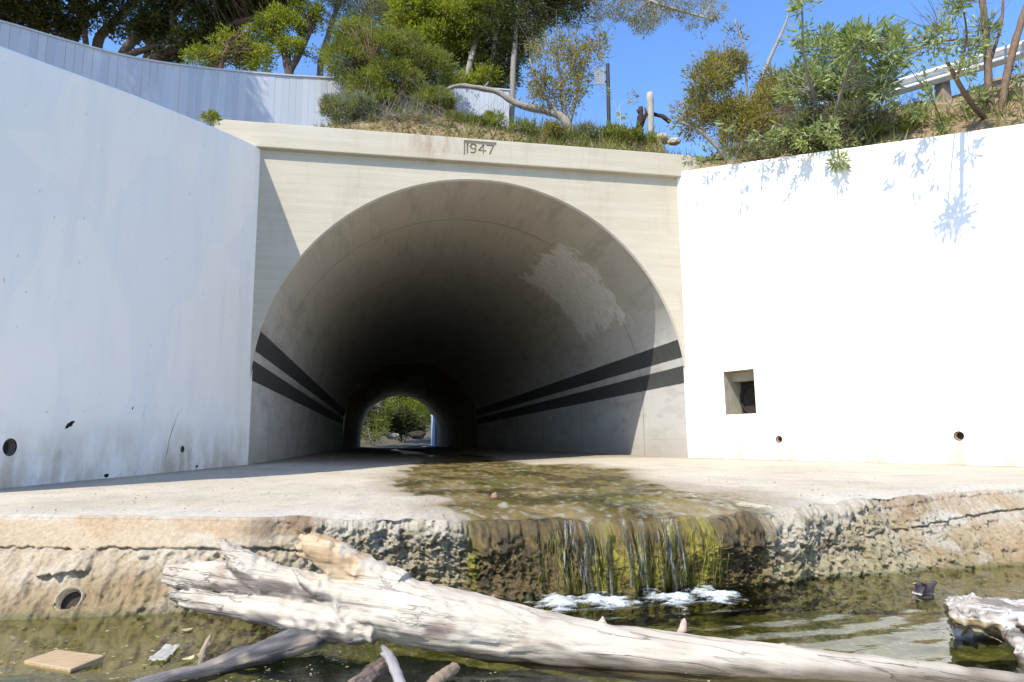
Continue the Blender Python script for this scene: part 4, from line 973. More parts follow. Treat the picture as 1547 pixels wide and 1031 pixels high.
# ================================================================ floating board, scrap, leaves, bird
def board():
    q = [atz(36, 998, WATER + .012), atz(86, 981, WATER + .022), atz(158, 990, WATER + .026), atz(106, 1011, WATER + .012)]
    bm = bmesh.new(); vs = [bm.verts.new(p) for p in q]; f = bm.faces.new(vs); r = bmesh.ops.extrude_face_region(bm, geom=[f])
    for v in r['geom']:
        if isinstance(v, bmesh.types.BMVert): v.co.z -= .024
    bmesh.ops.recalc_face_normals(bm, faces=bm.faces); bevel_bm(bm, .003, 1)
    m = m_simple('board_wood', (.42, .315, .19), (.30, .20, .105), 3, .75, .4, 9, .006, .3, 6, (3, 24, 24))
    props(from_bm('wooden_board', bm, m), 'small rectangular tan board floating in the water at lower left', 'board')
board()
def scrap():
    p = atz(250, 985, WATER + .012); V = []; n = 9
    for i in range(n):
        for j in range(n): V.append((p[0] + (i / 8 - .5) * .07 + .01 * fbm((i * .5, j * .5, 1), 2), p[1] + (j / 8 - .5) * .22 + .03 * fbm((i * .4, j * .4, 5), 2), p[2] + .012 * fbm((i * .6, j * .6, 3), 2)))
    o = mesh_np('paper_scrap', V, grid_faces(n, n), m_simple('soggy_paper', (.42, .41, .37), (.28, .27, .2), 20, .7), None, True)
    md = o.modifiers.new('s', 'SOLIDIFY'); md.thickness = .002; bake(o); props(o, 'soggy whitish scrap of paper floating left of the upright twig', 'litter')
scrap()
def floating_leaf(px, py, s, rot, label, mat, dz=.004):
    p = atz(px, py, WATER + dz); V = []; n = 7
    for i in range(n):
        u = i / (n - 1); w = .36 * math.sin(PI * u ** .8) * s
        for k in (-1, 0, 1):
            x = (u - .5) * s; y = k * w; V.append((p[0] + x * math.cos(rot) - y * math.sin(rot), p[1] + x * math.sin(rot) + y * math.cos(rot), p[2] + .10 * s * (abs(k) + (2 * u - 1) ** 2)))
    o = mesh_np('fallen_leaf', V, grid_faces(n, 3), mat, None, True); md = o.modifiers.new('s', 'SOLIDIFY'); md.thickness = .0012; bake(o); props(o, label, 'leaf')
M['dryleaf'] = m_simple('dry_leaf', (.50, .30, .15), (.34, .19, .09), 30, .7); M['paleleaf'] = m_simple('pale_leaf', (.55, .45, .28), (.42, .32, .18), 30, .7)
floating_leaf(283, 953, .055, .3, 'tan leaf floating under the left fork of the log', M['paleleaf'])
floating_leaf(420, 968, .07, .1, 'brown leaf floating between the grey branch and the log', M['dryleaf'])
floating_leaf(285, 997, .06, 1.0, 'yellowish leaf floating at the foot of the upright twig', M['paleleaf'])
def pebble_leaf():
    o = rock('pebble', 'small tan pebble standing in the wet algae above the falls', atz(747, 755, -.44) + np.array([0, 0, .025]), .032, M['clay'], 5, None, (.8, .8, .9)); return o
pebble_leaf()
def pink_bud():
    p = atz(1034, 955, WATER); T = Tubes(); T.add([p + np.array([-.03, 0, -.005]), p + np.array([-.005, 0, .012]), p + np.array([.0, 0, .045]), p + np.array([.003, 0, .06])], [.012, .02, .013, .003], 8, .1)
    props(T.build('curled_leaf', m_simple('curled_leaf', (.55, .40, .33), (.42, .28, .22), 30, .8)), 'curled pinkish dead leaf standing up behind the log', 'leaf')
pink_bud()
def bird():
    me = bpy.data.meshes.new('bird'); BY_ = float(atz(1396, 901, WATER)[1]); P = lambda px, py, d=0: at(px, py + 5, BY_ + d)
    pts = [P(1396, 890), P(1402, 886), P(1390.5, 886), P(1388, 880), P(1386.5, 876), P(1382, 876.6), P(1408, 880), P(1415, 873)]
    ed = [(0, 1), (0, 2), (2, 3), (3, 4), (4, 5), (1, 6), (6, 7)]
    me.from_pydata([tuple(p) for p in pts], ed, []); o = bpy.data.objects.new('bird', me); COL.objects.link(o)
    m = o.modifiers.new('s', 'SKIN'); k = pxlen(pts[0], 1)
    for i, r in enumerate((9.5, 8.0, 7.5, 4.6, 6.2, .8, 3.6, 2.6)): me.skin_vertices[0].data[i].radius = (r * k, r * k)
    me.skin_vertices[0].data[0].use_root = True
    s = o.modifiers.new('d', 'SUBSURF'); s.levels = 2; s.render_levels = 2
    bpy.context.view_layer.update(); bake(o); o.data.materials.clear()
    t = NT('bird_feathers'); x, y, z = sep(t, t.coord()); zz = t.n('MapRange', {'Value': t.math('ADD', z, t.math('MULTIPLY', t.noise(60, 3), .012)), 'From Min': P(1396, 891)[2], 'From Max': P(1396, 887)[2]}).outputs[0]
    o.data.materials.append(t.done(t.bsdf(t.mix(zz, (.50, .47, .43), t.mix(t.noise(40, 3), (.035, .028, .032), (.06, .05, .055))), .7, t.bump(t.noise(120, 3), .5, .004), .3)))
    o.data.polygons.foreach_set('use_smooth', np.ones(len(o.data.polygons), dtype=bool))
    T = Tubes(); e = P(1383.5, 876.0, 0); T.add([e, P(1378.0, 877.6)], [1.7 * k, .2 * k], 6); T.build('beak', m_simple('beak_horn', (.40, .28, .12), (.3, .2, .1), 20, .4), o)
    T = Tubes(); T.add([P(1396, 890), P(1397, 893.5), P(1396, 894)], [1.0 * k, .8 * k, .7 * k], 5); T.add([P(1400, 889), P(1401, 893), P(1400, 893.6)], [1.0 * k, .8 * k, .7 * k], 5)
    T.build('legs', M['darkwood'], o)
    props(o, 'small dark bird with a pale belly standing in the pool facing left', 'bird')
    bm = bmesh.new()
    rock('stone', 'dark wet stone just under the bird in the pool', P(1397, 897) , .04, M['mud_and_shade'], 4, None, (1.3, 1, .4))
bird()

# ================================================================ falling water, hanging algae, foam
def falls():
    t = NT('falling_water'); st = t.coord(scale=(60, 60, 5)); k = t.noise(1.0, 4, .7, st)
    a = t.ramp(k, [(.53, .0), (.76, .5)])
    nrm = t.bump(k, .8, .02)
    tr = t.n('BsdfTransparent', {'Color': (.95, .96, .9)}); w = t.bsdf((.80, .82, .80), .25, nrm, .8); gl = t.n('BsdfGlossy', {'Color': (1, 1, 1), 'Roughness': .08, 'Normal': nrm})
    fr = t.n('Fresnel', {'IOR': 1.4, 'Normal': nrm}).outputs[0]
    s1 = t.n('MixShader', {0: fr, 1: tr, 2: gl}).outputs[0]; m = t.done(t.n('MixShader', {0: a, 1: s1, 2: w}).outputs[0])
    V = []; Fs = []; n0 = 0
    for k, (px0, px1, wd) in enumerate([(862, 868, 5), (868, 890, 8), (876, 890, 4), (958, 966, 7), (963, 970, 5), (896, 899, 14), (985, 988, 16), (1030, 1034, 12), (930, 934, 16), (1046, 1054, 8), (1042, 1046, 4), (908, 910, 3), (1014, 1015, 3)]):
        a = atz(px0, 781, -.425); xs = a[0]; y0 = ytop(xs) + .02; xe = xs + (atz(px1, 890, WATER) - atz(px0, 890, WATER))[0] if k else xs
        out = random.uniform(.03, .10); n = 30; w = pxlen(a, wd) * .5
        for i in range(n):
            u = i / (n - 1); z = -.462 + (WATER + .462) * u; x = xs + (xe - xs) * u ** .8 + .006 * math.sin(u * 9 + k); y = min(y0 + .05 * (1 - u), ytop(xs) - out * math.sqrt(u) - .035)
            ww = w * (1.1 - .4 * u) * (1 + .3 * fbm((k, u * 6, 0), 2))
            for q in (-1, -.3, .4, 1): V.append((x + q * ww, y - .010 * (1 - q * q), z))
        Fs.append(grid_faces(n, 4) + n0); n0 += n * 4
    o = mesh_np('waterfall', V, np.concatenate(Fs), m, None, True); props(o, kind='structure')
falls()
def algae():
    m = NT('hanging_algae'); isl = m.n('NewGeometry').outputs['Random Per Island']
    c = m.ramp(isl, [(0, (.05, .04, .014)), (.35, (.085, .075, .018)), (.75, (.15, .14, .022)), (1, (.25, .25, .04))])
    m = m.done(m.bsdf(c, .35, None, .5)); T = Tubes()
    apr = bpy.data.objects['apron']
    for i in range(230):
        x = .85 + 1.1 * rng.random() if rng.random() < .3 else float(np.clip(rng.choice([.98, 1.1, 1.35, 1.6, 1.75, 1.95]) + rng.normal() * .07, .5, 2.3))
        z0 = -.50 - .30 * rng.random(); l = .05 + .40 * rng.random() ** 1.6; z1 = max(WATER - .01, z0 - l); dx = rng.normal() * .022
        pts = []
        for k in range(6):
            z = z0 + (z1 - z0) * k / 5; xx = x + dx * k / 5 + .007 * math.sin(k * 1.3 + i)
            ok, loc, nn, _ = apr.ray_cast(Vector((xx, 1.5, z)), Vector((0, 1, 0)))
            pts.append((xx, (loc.y if ok else ytop(x)) - .008 - .01 * rng.random(), z))
        for k in range(1, 6): pts[k] = (pts[k][0], min(pts[k][1], pts[k - 1][1] + .012), pts[k][2])
        T.add(pts, np.linspace(.0020, .0007, 6) * (.7 + 1.1 * rng.random()), 4)
    o = T.build('algae', m); props(o, kind='stuff')
bpy.context.view_layer.update(); algae()
def foam():
    m = NT('foam'); q_ = m.n('SeparateColor', {'Color': m.n('VertexColor', layer_name='aux').outputs[0]}).outputs[0]
    al = m.ramp(m.math('ADD', q_, m.math('MULTIPLY', m.math('SUBTRACT', m.noise(70, 4, .75), .5), .9)), [(.46, 0), (1.05, .88)])
    m = m.done(m.n('MixShader', {0: al, 1: m.n('BsdfTransparent'), 2: m.bsdf((.74, .77, .76), .5, m.bump(m.noise(110, 4, .7), 1.0, .012), .4)}).outputs[0])
    xs = np.linspace(.72, 2.35, 260); ys = np.linspace(3.05, 4.12, 170)
    def dens(x, y):
        f = 0
        for fx, s in FALLS: f = max(f, 1.05 * math.exp(-((x - fx - .02) / .17) ** 2 - ((y - ybot(fx) + .22) / .24) ** 2))
        f = max(f, .45 * math.exp(-((y - ybot(x) + .06) / .05) ** 2) * sstep(.75, .95, x) * sstep(2.05, 1.85, x))
        return f * 1.1 + .55 * fbm((x * 8, y * 14, 1), 4) + .25 * fbm((x * 26, y * 46, 2), 3)
    D = np.array([[dens(x, y) for y in ys] for x in xs])
    V = [(x, y, pool_z(x, y) + .002 + .016 * max(0, D[i, j] - .5) ** 1.2 + .005 * abs(fbm((x * 40, y * 60, 0), 2))) for i, x in enumerate(xs) for j, y in enumerate(ys)]
    f = grid_faces(len(xs), len(ys)); K = (D > .18).ravel(); f = f[K[f].all(1)]; used = np.unique(f); mp = np.full(len(V), -1); mp[used] = np.arange(len(used))
    o = mesh_np('foam', np.array(V)[used], mp[f], m, None, True, None, np.repeat(np.clip((D.ravel()[used] - .18) / .9, 0, 1)[:, None], 3, 1)); props(o, kind='stuff')
foam()

def flecks():
    """scum, seeds and bits of leaf adrift round the log"""
    P = []; D = []
    for i in range(520):
        px, py = (rng.uniform(-20, 560), rng.uniform(945, 1040)) if i % 3 else (rng.uniform(560, 1500), rng.uniform(905, 1040))
        p = atz(px, py, WATER + .006)
        if fbm((p[0] * 2.5, p[1] * 2.5, 3), 3) > -.1: P.append(p); D.append((rng.normal(), rng.normal(), .05 * rng.normal()))
    n = len(P); L = .006 + .022 * rng.random(n) ** 2; P = np.array(P); D = np.array(D); D /= np.linalg.norm(D, axis=1)[:, None]
    S = np.stack([-D[:, 1], D[:, 0], np.zeros(n)], 1); V = np.stack([P, P + D * L[:, None] * .5 + S * L[:, None] * .3, P + D * L[:, None], P + D * L[:, None] * .5 - S * L[:, None] * .3], 1).reshape(-1, 3)
    m = NT('floating_scum'); isl = m.n('NewGeometry').outputs['Random Per Island']; m = m.done(m.bsdf(m.ramp(isl, [(0, (.10, .08, .03)), (.4, (.30, .24, .12)), (.75, (.45, .38, .24)), (1, (.20, .19, .05))]), .8))
    o = mesh_np('floating_flecks', V, np.arange(n * 4).reshape(-1, 4), m); props(o, kind='stuff')
flecks()
# ================================================================ vegetation
LEAF = {
 'dark':   m_leaf('dark_leaf', [(.030, .040, .012), (.050, .066, .018), (.085, .10, .024), (.12, .13, .03)], .30),
 'yellow': m_leaf('yellow_green_leaf', [(.22, .25, .025), (.30, .32, .04), (.18, .22, .025), (.37, .37, .07)], .5),
 'mid':    m_leaf('mid_green_leaf', [(.16, .19, .035), (.23, .255, .05), (.29, .30, .08), (.17, .18, .055)], .5),
 'grey':   m_leaf('grey_green_leaf', [(.19, .21, .11), (.26, .28, .16), (.33, .34, .21), (.16, .18, .085)], .4),
 'olive':  m_leaf('olive_leaf', [(.19, .18, .035), (.27, .24, .055), (.33, .28, .08), (.37, .29, .11)], .5),
 'silver': m_leaf('silvery_leaf', [(.25, .31, .12), (.34, .39, .18), (.42, .46, .27), (.19, .25, .08)], .35, .45),
 'grass':  m_leaf('grass_blade', [(.12, .17, .03), (.19, .24, .05), (.28, .28, .09), (.36, .31, .16)], .45),
 'straw':  m_leaf('dry_straw', [(.38, .31, .20), (.30, .24, .15), (.22, .17, .11)], .3),
 'flower': m_leaf('yellow_flower', [(.55, .50, .08), (.60, .55, .20)], .3),
}
BARK = {
 'dark': m_bark('dark_bark', (.15, .115, .085), (.07, .052, .04)), 'grey': m_bark('grey_bark', (.32, .29, .25), (.20, .18, .15)),
 'brown': m_bark('brown_bark', (.22, .15, .10), (.12, .08, .055)), 'pale': m_bark('pale_bark', (.46, .44, .40), (.32, .30, .27)),
}
def unit(n):
    v = rng.standard_normal((n, 3)); return v / np.linalg.norm(v, axis=1)[:, None]
def leaf_geo(C, D, L, Wd, fold=.25):
    """kite-shaped leaves, folded along the midrib: centres at the stalk end, unit axes, lengths, widths"""
    n = len(C); D = D / (np.linalg.norm(D, axis=1)[:, None] + 1e-9)
    S = np.cross(D, unit(n)); S /= np.linalg.norm(S, axis=1)[:, None] + 1e-9; Nn = np.cross(S, D)
    L = L[:, None]; Wd = Wd[:, None]; mid = C + D * L * .48
    V = np.stack([C, mid + S * Wd * .5 + Nn * Wd * fold, C + D * L - Nn * L * .08, mid - S * Wd * .5 + Nn * Wd * fold], 1).reshape(-1, 3)
    return V
def leaf_mesh(name, V, mat, parent, nf=0):
    n = len(V) // 4; i = np.arange(n)[:, None] * 4
    F3 = np.concatenate([i + np.array([[0, 1, 2]]), i + np.array([[0, 2, 3]])])
    k = np.arange(n) >= n - nf; return mesh_np(name, V, F3, mat, parent, mi=np.concatenate([k, k]) if nf else None)
def in_blobs(blobs, N, hollow=.45):
    """clump centres spread through ellipsoids given as (px, py, rx, ry, Y[, weight])"""
    w = np.array([(b[5] if len(b) > 5 else b[2] * b[3]) for b in blobs], float); w /= w.sum()
    P = []; Cc = []
    for b, k in zip(blobs, rng.multinomial(N, w)):
        c = at(b[0], b[1], b[4]); rx, rz = pxlen(c, b[2]), pxlen(c, b[3]); ry = .5 * (rx + rz) * (b[6] if len(b) > 6 else 1)
        u = unit(k) * (hollow + (1 - hollow) * rng.random((k, 1)) ** .6)
        P.append(c + u * [rx, ry, rz]); Cc += [c] * k
    return np.concatenate(P), np.array(Cc)
def plant(name, label, cat, stems, blobs, leaf, nclump, per, crad, ll, lw, bark='brown', group=None, up=.35, twig=.008, hollow=.45, straw=0, flower=0, droop=0, origin=None, trunk='trunk', crown='crown', wob=.0):
    T = Tubes(); nodes = []; P0 = None
    for st in stems:
        S = smooth_path(st, max(8, 5 * len(st))); P = np.array([at(a, b, d) for a, b, r, d in S]); R = [max(.003, pxlen(P[i], S[i][2])) for i in range(len(S))]
        for i in range(len(P)): P[i] += wob * R[i] * 3 * np.array([fbm((i * .35, st[0][0], 0), 2), fbm((i * .35, st[0][0], 9), 2), 0])
        T.add(P, R, 8, .05); nodes.append(P[len(P) // 3:]); P0 = P[0] if P0 is None else P0
    nodes = np.concatenate(nodes) if nodes else None
    root = empty(name, origin if origin is not None else P0, label, cat, group)
    if nclump:
        C, K = in_blobs(blobs, nclump, hollow)
        for c, k in zip(C, K):
            if twig <= 0: break
            # a twig leaves the nearest stem and bends into its clump
            j = np.argmin(((nodes - c) ** 2).sum(1) + .3 * np.maximum(0, nodes[:, 2] - c[2]) ** 2 * 4); a = nodes[j]
            b = a + (c - a) * .5 + rng.standard_normal(3) * .12 * np.linalg.norm(c - a) + np.array([0, 0, .08 * np.linalg.norm(c - a)])
            T.add(smooth_path([a, b, c], 6), np.linspace(twig * (1 + 1.2 * min(1.5, np.linalg.norm(c - a))), twig * .35, 6), 4, 0, False)
        n = len(C) * per; ci = np.repeat(np.arange(len(C)), per)
        size = (.6 + .8 * rng.random(len(C)))[ci]
        off = unit(n) * (rng.random(n) ** .5)[:, None] * crad * size[:, None]
        pos = C[ci] + off; outw = C[ci] - K[ci]; outw /= np.linalg.norm(outw, axis=1)[:, None] + 1e-9
        D = off / (crad) + .55 * outw + unit(n) * .5 + np.array([0, 0, up - droop])
        L = ll * (.45 + 1.05 * rng.random(n)); Wd = lw * (.5 + 1.0 * rng.random(n))
        VL = leaf_geo(pos, D, L, Wd); nf = 0
        if straw:
            idx = rng.integers(0, len(C), straw); X = T
            for q in idx:
                a = C[q]; v = unit(1)[0] * .25 + np.array([0, 0, .12]); X.add(smooth_path([a, a + v * .5 + rng.standard_normal(3) * .03, a + v * (1 + rng.random())], 5), np.linspace(.006, .002, 5), 3, 0, False)
        if flower:
            idx = rng.integers(0, len(C), flower); f = np.repeat(C[idx], 9, 0); d = unit(len(f)); d[:, 2] = abs(d[:, 2])
            VF = leaf_geo(f + d * .01, d, np.full(len(f), .05), np.full(len(f), .03)); VL = np.concatenate([VL, VF]); nf = len(f)
        leaf_mesh(crown, VL, [LEAF[leaf], LEAF['flower']] if nf else LEAF[leaf], root, nf)
    if T.n: T.build(trunk, BARK[bark], root)
    return root

# --- dark spreading trees behind the fence, top left
plant('spreading_tree', 'dark spreading tree with many leaning stems behind the left part of the fence', 'tree',
  [[(60, 120, 6, 20), (50, 40, 5.5, 20), (30, 5, 5, 20), (0, -60, 4, 19.5)], [(95, 130, 7, 20), (105, 55, 6, 20), (88, 15, 5, 20), (80, -60, 4, 20)], [(98, 130, 6, 20), (120, 40, 5.5, 20), (160, 0, 4.5, 19.8), (200, -70, 4, 19.5)], [(140, 130, 8, 20), (150, 60, 7, 20), (190, 15, 5.5, 19.8), (230, -60, 4, 19.4)], [(20, 100, 5, 19.8), (14, 40, 5, 19.8), (-10, 0, 4, 19.6)], [(75, 120, 5, 19.8), (70, 40, 4, 19.8), (62, 0, 3.5, 19.8)], [(130, 120, 5, 19.7), (128, 50, 4, 19.7), (112, 10, 3, 19.7)]],
  [(20, -20, 60, 42, 19.5), (110, -15, 60, 36, 19.5), (190, -20, 60, 40, 19.3), (20, 20, 40, 20, 19.4, 1500), (70, 28, 40, 22, 19.6, 1500), (150, 22, 40, 20, 19.6, 1500), (110, 44, 30, 14, 19.9, 800), (195, 48, 30, 14, 19.6, 700), (60, -120, 130, 70, 18.5), (190, -120, 120, 70, 18.2), (-110, -60, 90, 90, 18.0), (90, -210, 160, 60, 17.5)],
  'dark', 1500, 40, .22, .10, .055, 'dark', up=.2, twig=.010, hollow=.2, wob=.12)
plant('spreading_tree', 'dark tree behind the fence with a long limb reaching right over the yellow-green shrubs', 'tree',
  [[(165, 140, 8, 19), (190, 75, 7, 19), (235, 30, 5.5, 18.8), (280, -10, 4, 18.5)], [(205, 140, 9, 19), (235, 88, 8, 18.8), (290, 62, 6.5, 18.4), (340, 42, 5.5, 18.0), (400, 22, 4.5, 17.6), (450, 5, 3, 17.4)], [(225, 130, 7, 19), (260, 68, 5.5, 18.8), (262, 25, 5, 18.6), (300, -30, 4, 18.4)], [(178, 90, 5, 19), (230, 72, 4, 18.7), (270, 74, 3, 18.5)], [(215, 110, 5, 18.9), (225, 60, 4.5, 18.9), (215, 20, 4, 18.8)]],
  [(250, 5, 45, 26, 18.7), (320, 22, 46, 22, 18.2), (385, 8, 46, 26, 17.8), (340, -25, 90, 40, 17.6), (230, 40, 34, 18, 18.8, 1400), (285, 62, 34, 18, 18.5, 1400), (335, 55, 30, 18, 18.2, 1200), (255, 85, 24, 8, 18.8, 400), (430, -8, 26, 20, 17.4), (300, -110, 130, 60, 17.2), (420, -90, 80, 50, 16.6)],
  'dark', 1200, 40, .20, .10, .055, 'dark', up=.2, twig=.010, hollow=.2, wob=.12)
def canopy():
    root = empty('spreading_tree', (-11.5, 12.5, 5.0), 'tall dark tree at the far left whose high canopy throws the fence into shade', 'tree'); T = Tubes()
    bl = []
    for k, (x, y, z, r) in enumerate([(-11.0, 10.4, 13.6, 1.25), (-9.6, 10.8, 13.5, 1.3), (-8.3, 11.0, 13.5, 1.3), (-7.2, 11.3, 13.6, 1.0), (-9.0, 11.4, 14.8, 1.3), (-10.6, 9.6, 14.6, 1.3)]):
        T.add(smooth_path([(-11.5, 12.5, 5.0), (-11.4, 12.2, 8.5), ((x - 11.4) / 2, (y + 12) / 2, 11.6), (x, y, z)], 16), np.linspace(.20, .04, 16), 8, .05); bl.append((x, y, z, r))
    C = []; K = []
    for x, y, z, r in bl:
        u = unit(95) * (rng.random((95, 1)) ** .5); C.append(np.array([x, y, z]) + u * [r, r, r * .55]); K += [(x, y, z)] * 95
    C = np.concatenate(C); K = np.array(K); n = len(C) * 36; ci = np.repeat(np.arange(len(C)), 36); off = unit(n) * .24
    for c, k in zip(C, K): T.add(smooth_path([k, (k + c) / 2 + rng.standard_normal(3) * .08, c], 5), np.linspace(.02, .006, 5), 4, 0, False)
    leaf_mesh('crown', leaf_geo(C[ci] + off * rng.random((n, 1)), off * 4 + unit(n) * .5, .10 * (.6 + .8 * rng.random(n)), .055 * (.6 + .8 * rng.random(n))), LEAF['dark'], root)
    T.build('trunk', BARK['dark'], root)
canopy()
plant('dense_tree', 'dense deep green tree filling the gap behind the bright yellow-green tree', 'tree', [[(735, 200, 8, 19.5), (730, 100, 8, 19.5), (720, 20, 6, 19.5), (715, -60, 4, 19.5)], [(733, 140, 6, 19.5), (780, 40, 5, 19.3), (800, -40, 4, 19.2)]],
  [(640, 60, 60, 44, 19.5), (720, 60, 60, 50, 19.6), (790, 40, 50, 50, 19.4), (700, -20, 120, 40, 19.4), (740, 115, 50, 20, 19.3), (600, 10, 50, 30, 19.4), (830, 0, 40, 30, 19.2)], 'mid', 560, 40, .26, .11, .05, 'dark', twig=.012, hollow=.2)
# --- sunny shrubs behind the fence
plant('broadleaf_shrub', 'yellow-green shrub peeping over the fence below the dark limb', 'shrub', [[(330, 130, 5, 16.6), (335, 95, 4, 16.6), (345, 70, 3, 16.6)]],
  [(305, 88, 28, 14, 16.6), (350, 76, 36, 24, 16.8), (395, 88, 22, 18, 16.6), (385, 60, 24, 22, 17)], 'yellow', 190, 40, .17, .075, .035)
plant('small_tree', 'small yellow-green tree with a dark forked trunk just behind the fence top', 'tree', [[(438, 140, 7, 16.6), (436, 105, 7, 16.6), (428, 75, 5, 16.6), (415, 50, 3, 16.6)], [(437, 108, 6, 16.6), (455, 78, 4, 16.6), (468, 50, 3, 16.6)]],
  [(432, 45, 34, 22, 16.7), (462, 22, 26, 24, 16.8), (415, 30, 24, 18, 16.7), (440, 70, 20, 12, 16.5), (478, 90, 14, 14, 16.7, 150)], 'yellow', 190, 40, .16, .075, .035, 'dark', twig=.009)
plant('willowy_tree', 'sparse pale grey-green tree between the yellow-green tree and the large bush', 'tree', [[(482, 140, 5, 17.5), (486, 90, 5, 17.5), (500, 40, 4, 17.5), (520, -20, 3, 17.5)], [(486, 90, 4, 17.5), (545, 30, 3, 17.5), (570, -10, 2, 17.5)]],
  [(510, 20, 34, 34, 17.4), (555, 30, 36, 30, 17.2), (530, -20, 60, 30, 17.2), (590, 10, 24, 30, 17)], 'grey', 330, 34, .22, .08, .016, 'grey', twig=.008, straw=120)
plant('large_bush', 'large rounded green bush hanging over the fence left of the date stone', 'bush', [[(590, 200, 7, 14.3), (585, 150, 6, 14.4), (560, 100, 4, 14.4)], [(592, 190, 6, 14.3), (610, 130, 5, 14.5), (640, 90, 4, 14.6)], [(588, 180, 5, 14.2), (560, 150, 4, 14.2), (545, 140, 3, 14.2)]],
  [(525, 92, 34, 30, 14.6), (575, 80, 40, 34, 14.7), (625, 88, 36, 34, 14.8), (600, 118, 44, 24, 14.5), (555, 130, 34, 22, 14.3), (660, 105, 26, 30, 14.9), (545, 55, 40, 20, 15), (575, 155, 24, 12, 14.1, 500)], 'mid', 800, 50, .15, .085, .018, 'brown', up=.3, twig=.007, straw=140)
plant('broadleaf_tree', 'tall bright yellow-green tree rising behind the large bush', 'tree', [[(680, 160, 9, 16.6), (675, 100, 8, 16.6), (655, 50, 6, 16.6), (640, -10, 4, 16.6)], [(678, 110, 7, 16.6), (700, 50, 5, 16.6), (710, -10, 4, 16.6)]],
  [(620, 20, 36, 30, 16.2), (665, 30, 44, 34, 16.2), (705, 60, 30, 34, 16.3), (640, -20, 80, 24, 16.4), (720, 10, 40, 30, 16.4), (640, 62, 30, 20, 16)], 'yellow', 520, 44, .20, .09, .042, 'dark', twig=.010)
plant('broadleaf_tree', 'dark shaded tree with slim upright trunks behind the fallen trunk', 'tree', [[(772, 210, 4.5, 15.8), (774, 150, 4.5, 15.8), (776, 90, 4, 15.8), (782, 20, 3, 15.8), (785, -20, 2, 15.8)], [(705, 170, 5, 16), (708, 110, 5, 16), (722, 50, 4, 16)], [(735, 190, 4, 16), (742, 110, 4, 16), (752, 40, 3, 16)]],
  [(745, 50, 36, 40, 16.1), (785, 30, 40, 40, 16.0), (735, 105, 30, 26, 16.2), (770, 75, 30, 40, 16.3), (800, -20, 70, 30, 16), (725, 85, 30, 40, 16.6), (762, 120, 22, 14, 16.2), (850, 10, 40, 24, 16.2)], 'dark', 620, 40, .18, .09, .035, 'grey', up=.1, twig=.009)
plant('low_shrub', 'low yellow-green shrub on top of the fence end beside the dark tree', 'shrub', [[(720, 150, 4, 15.9), (722, 125, 3, 15.9)]], [(705, 122, 26, 10, 15.7), (735, 115, 20, 12, 15.8)], 'yellow', 70, 40, .13, .08, .03)
plant('overhanging_tree', 'tree with a pale straight trunk whose leafy branches hang into the blue sky', 'tree', [[(735, 230, 6, 16.9), (752, 130, 6, 16.9), (795, 68, 6, 16.7), (823, 22, 6, 16.5), (826, -80, 5, 16.5)], [(822, -50, 5, 16.5), (900, -30, 4, 16.0), (990, 5, 2.5, 15.6), (1075, 30, 1.2, 15.4)], [(824, 20, 3, 16.5), (880, -5, 2.5, 16.2), (950, -10, 2.5, 16), (1030, -8, 1.5, 15.8)]],
  [(900, 10, 50, 26, 16.1), (960, 12, 50, 24, 15.8), (1015, 8, 40, 20, 15.6), (1050, 22, 28, 16, 15.5), (1075, 12, 18, 22, 15.5), (940, -25, 130, 22, 15.9), (975, 35, 24, 10, 15.7, 250), (1058, 45, 14, 8, 15.5, 100), (850, -15, 40, 30, 16.2), (870, 34, 24, 16, 16.2, 250)], 'olive', 330, 40, .17, .085, .018, 'pale', up=0, droop=.35, twig=.006, hollow=.3)
plant('dry_shrub', 'tall sparse half-dry shrub with grey twigs between the fence end and the sign', 'shrub', [[(855, 205, 5, 13.6), (852, 160, 4, 13.6), (845, 110, 3, 13.6), (838, 60, 1.5, 13.6)], [(856, 200, 4, 13.6), (872, 140, 3, 13.6), (885, 90, 2, 13.6), (905, 60, 1, 13.6)], [(854, 190, 3, 13.6), (820, 140, 2, 13.6), (800, 90, 1.5, 13.6)], [(856, 195, 3, 13.5), (835, 150, 2, 13.5), (865, 100, 2, 13.5), (870, 50, 1, 13.5)]],
  [(830, 80, 34, 34, 13.6), (875, 90, 36, 40, 13.6), (850, 140, 42, 34, 13.6), (905, 70, 22, 22, 13.6), (815, 130, 18, 40, 13.6)], 'olive', 300, 14, .13, .08, .03, 'grey', twig=.004, straw=320, hollow=.1)
for lab, bx, by, bl in (('grey-green mounded shrublet at the left end of the cornice soil', 512, 186, [(510, 168, 24, 16, 13.0), (500, 160, 12, 10, 13.0)]), ('taller grey-green shrublet touching the right side of the mounded one', 545, 187, [(545, 165, 22, 20, 13.05), (560, 172, 10, 12, 13.0)])):
    plant('shrublet', lab, 'shrub', [[(bx, by + 8, 2, 13.0), (bx, by - 12, 1.5, 13.0)]], bl, 'grey', 80, 44, .09, .085, .012, 'grey', 'grey-green shrublets on the cornice soil', up=.9, twig=.004, straw=40)
plant('soft_bush', 'soft pale green bush standing on the soil mound in front of the fence', 'bush', [[(655, 185, 2.5, 13.3), (656, 160, 2, 13.3)]], [(655, 152, 26, 18, 13.3), (640, 158, 14, 12, 13.3), (675, 160, 14, 10, 13.3)], 'mid', 120, 46, .09, .09, .014, 'grey', up=.9, twig=.004, straw=50)
plant('low_shrub', 'low green shrub on the soil below the soft pale bush', 'shrub', [[(700, 200, 2, 13.0), (700, 185, 1.5, 13.0)]], [(690, 182, 20, 9, 13.0), (720, 188, 20, 8, 13.0), (610, 178, 22, 7, 13.2, 160)], 'mid', 90, 40, .09, .07, .014, up=.9, twig=.003, straw=60)
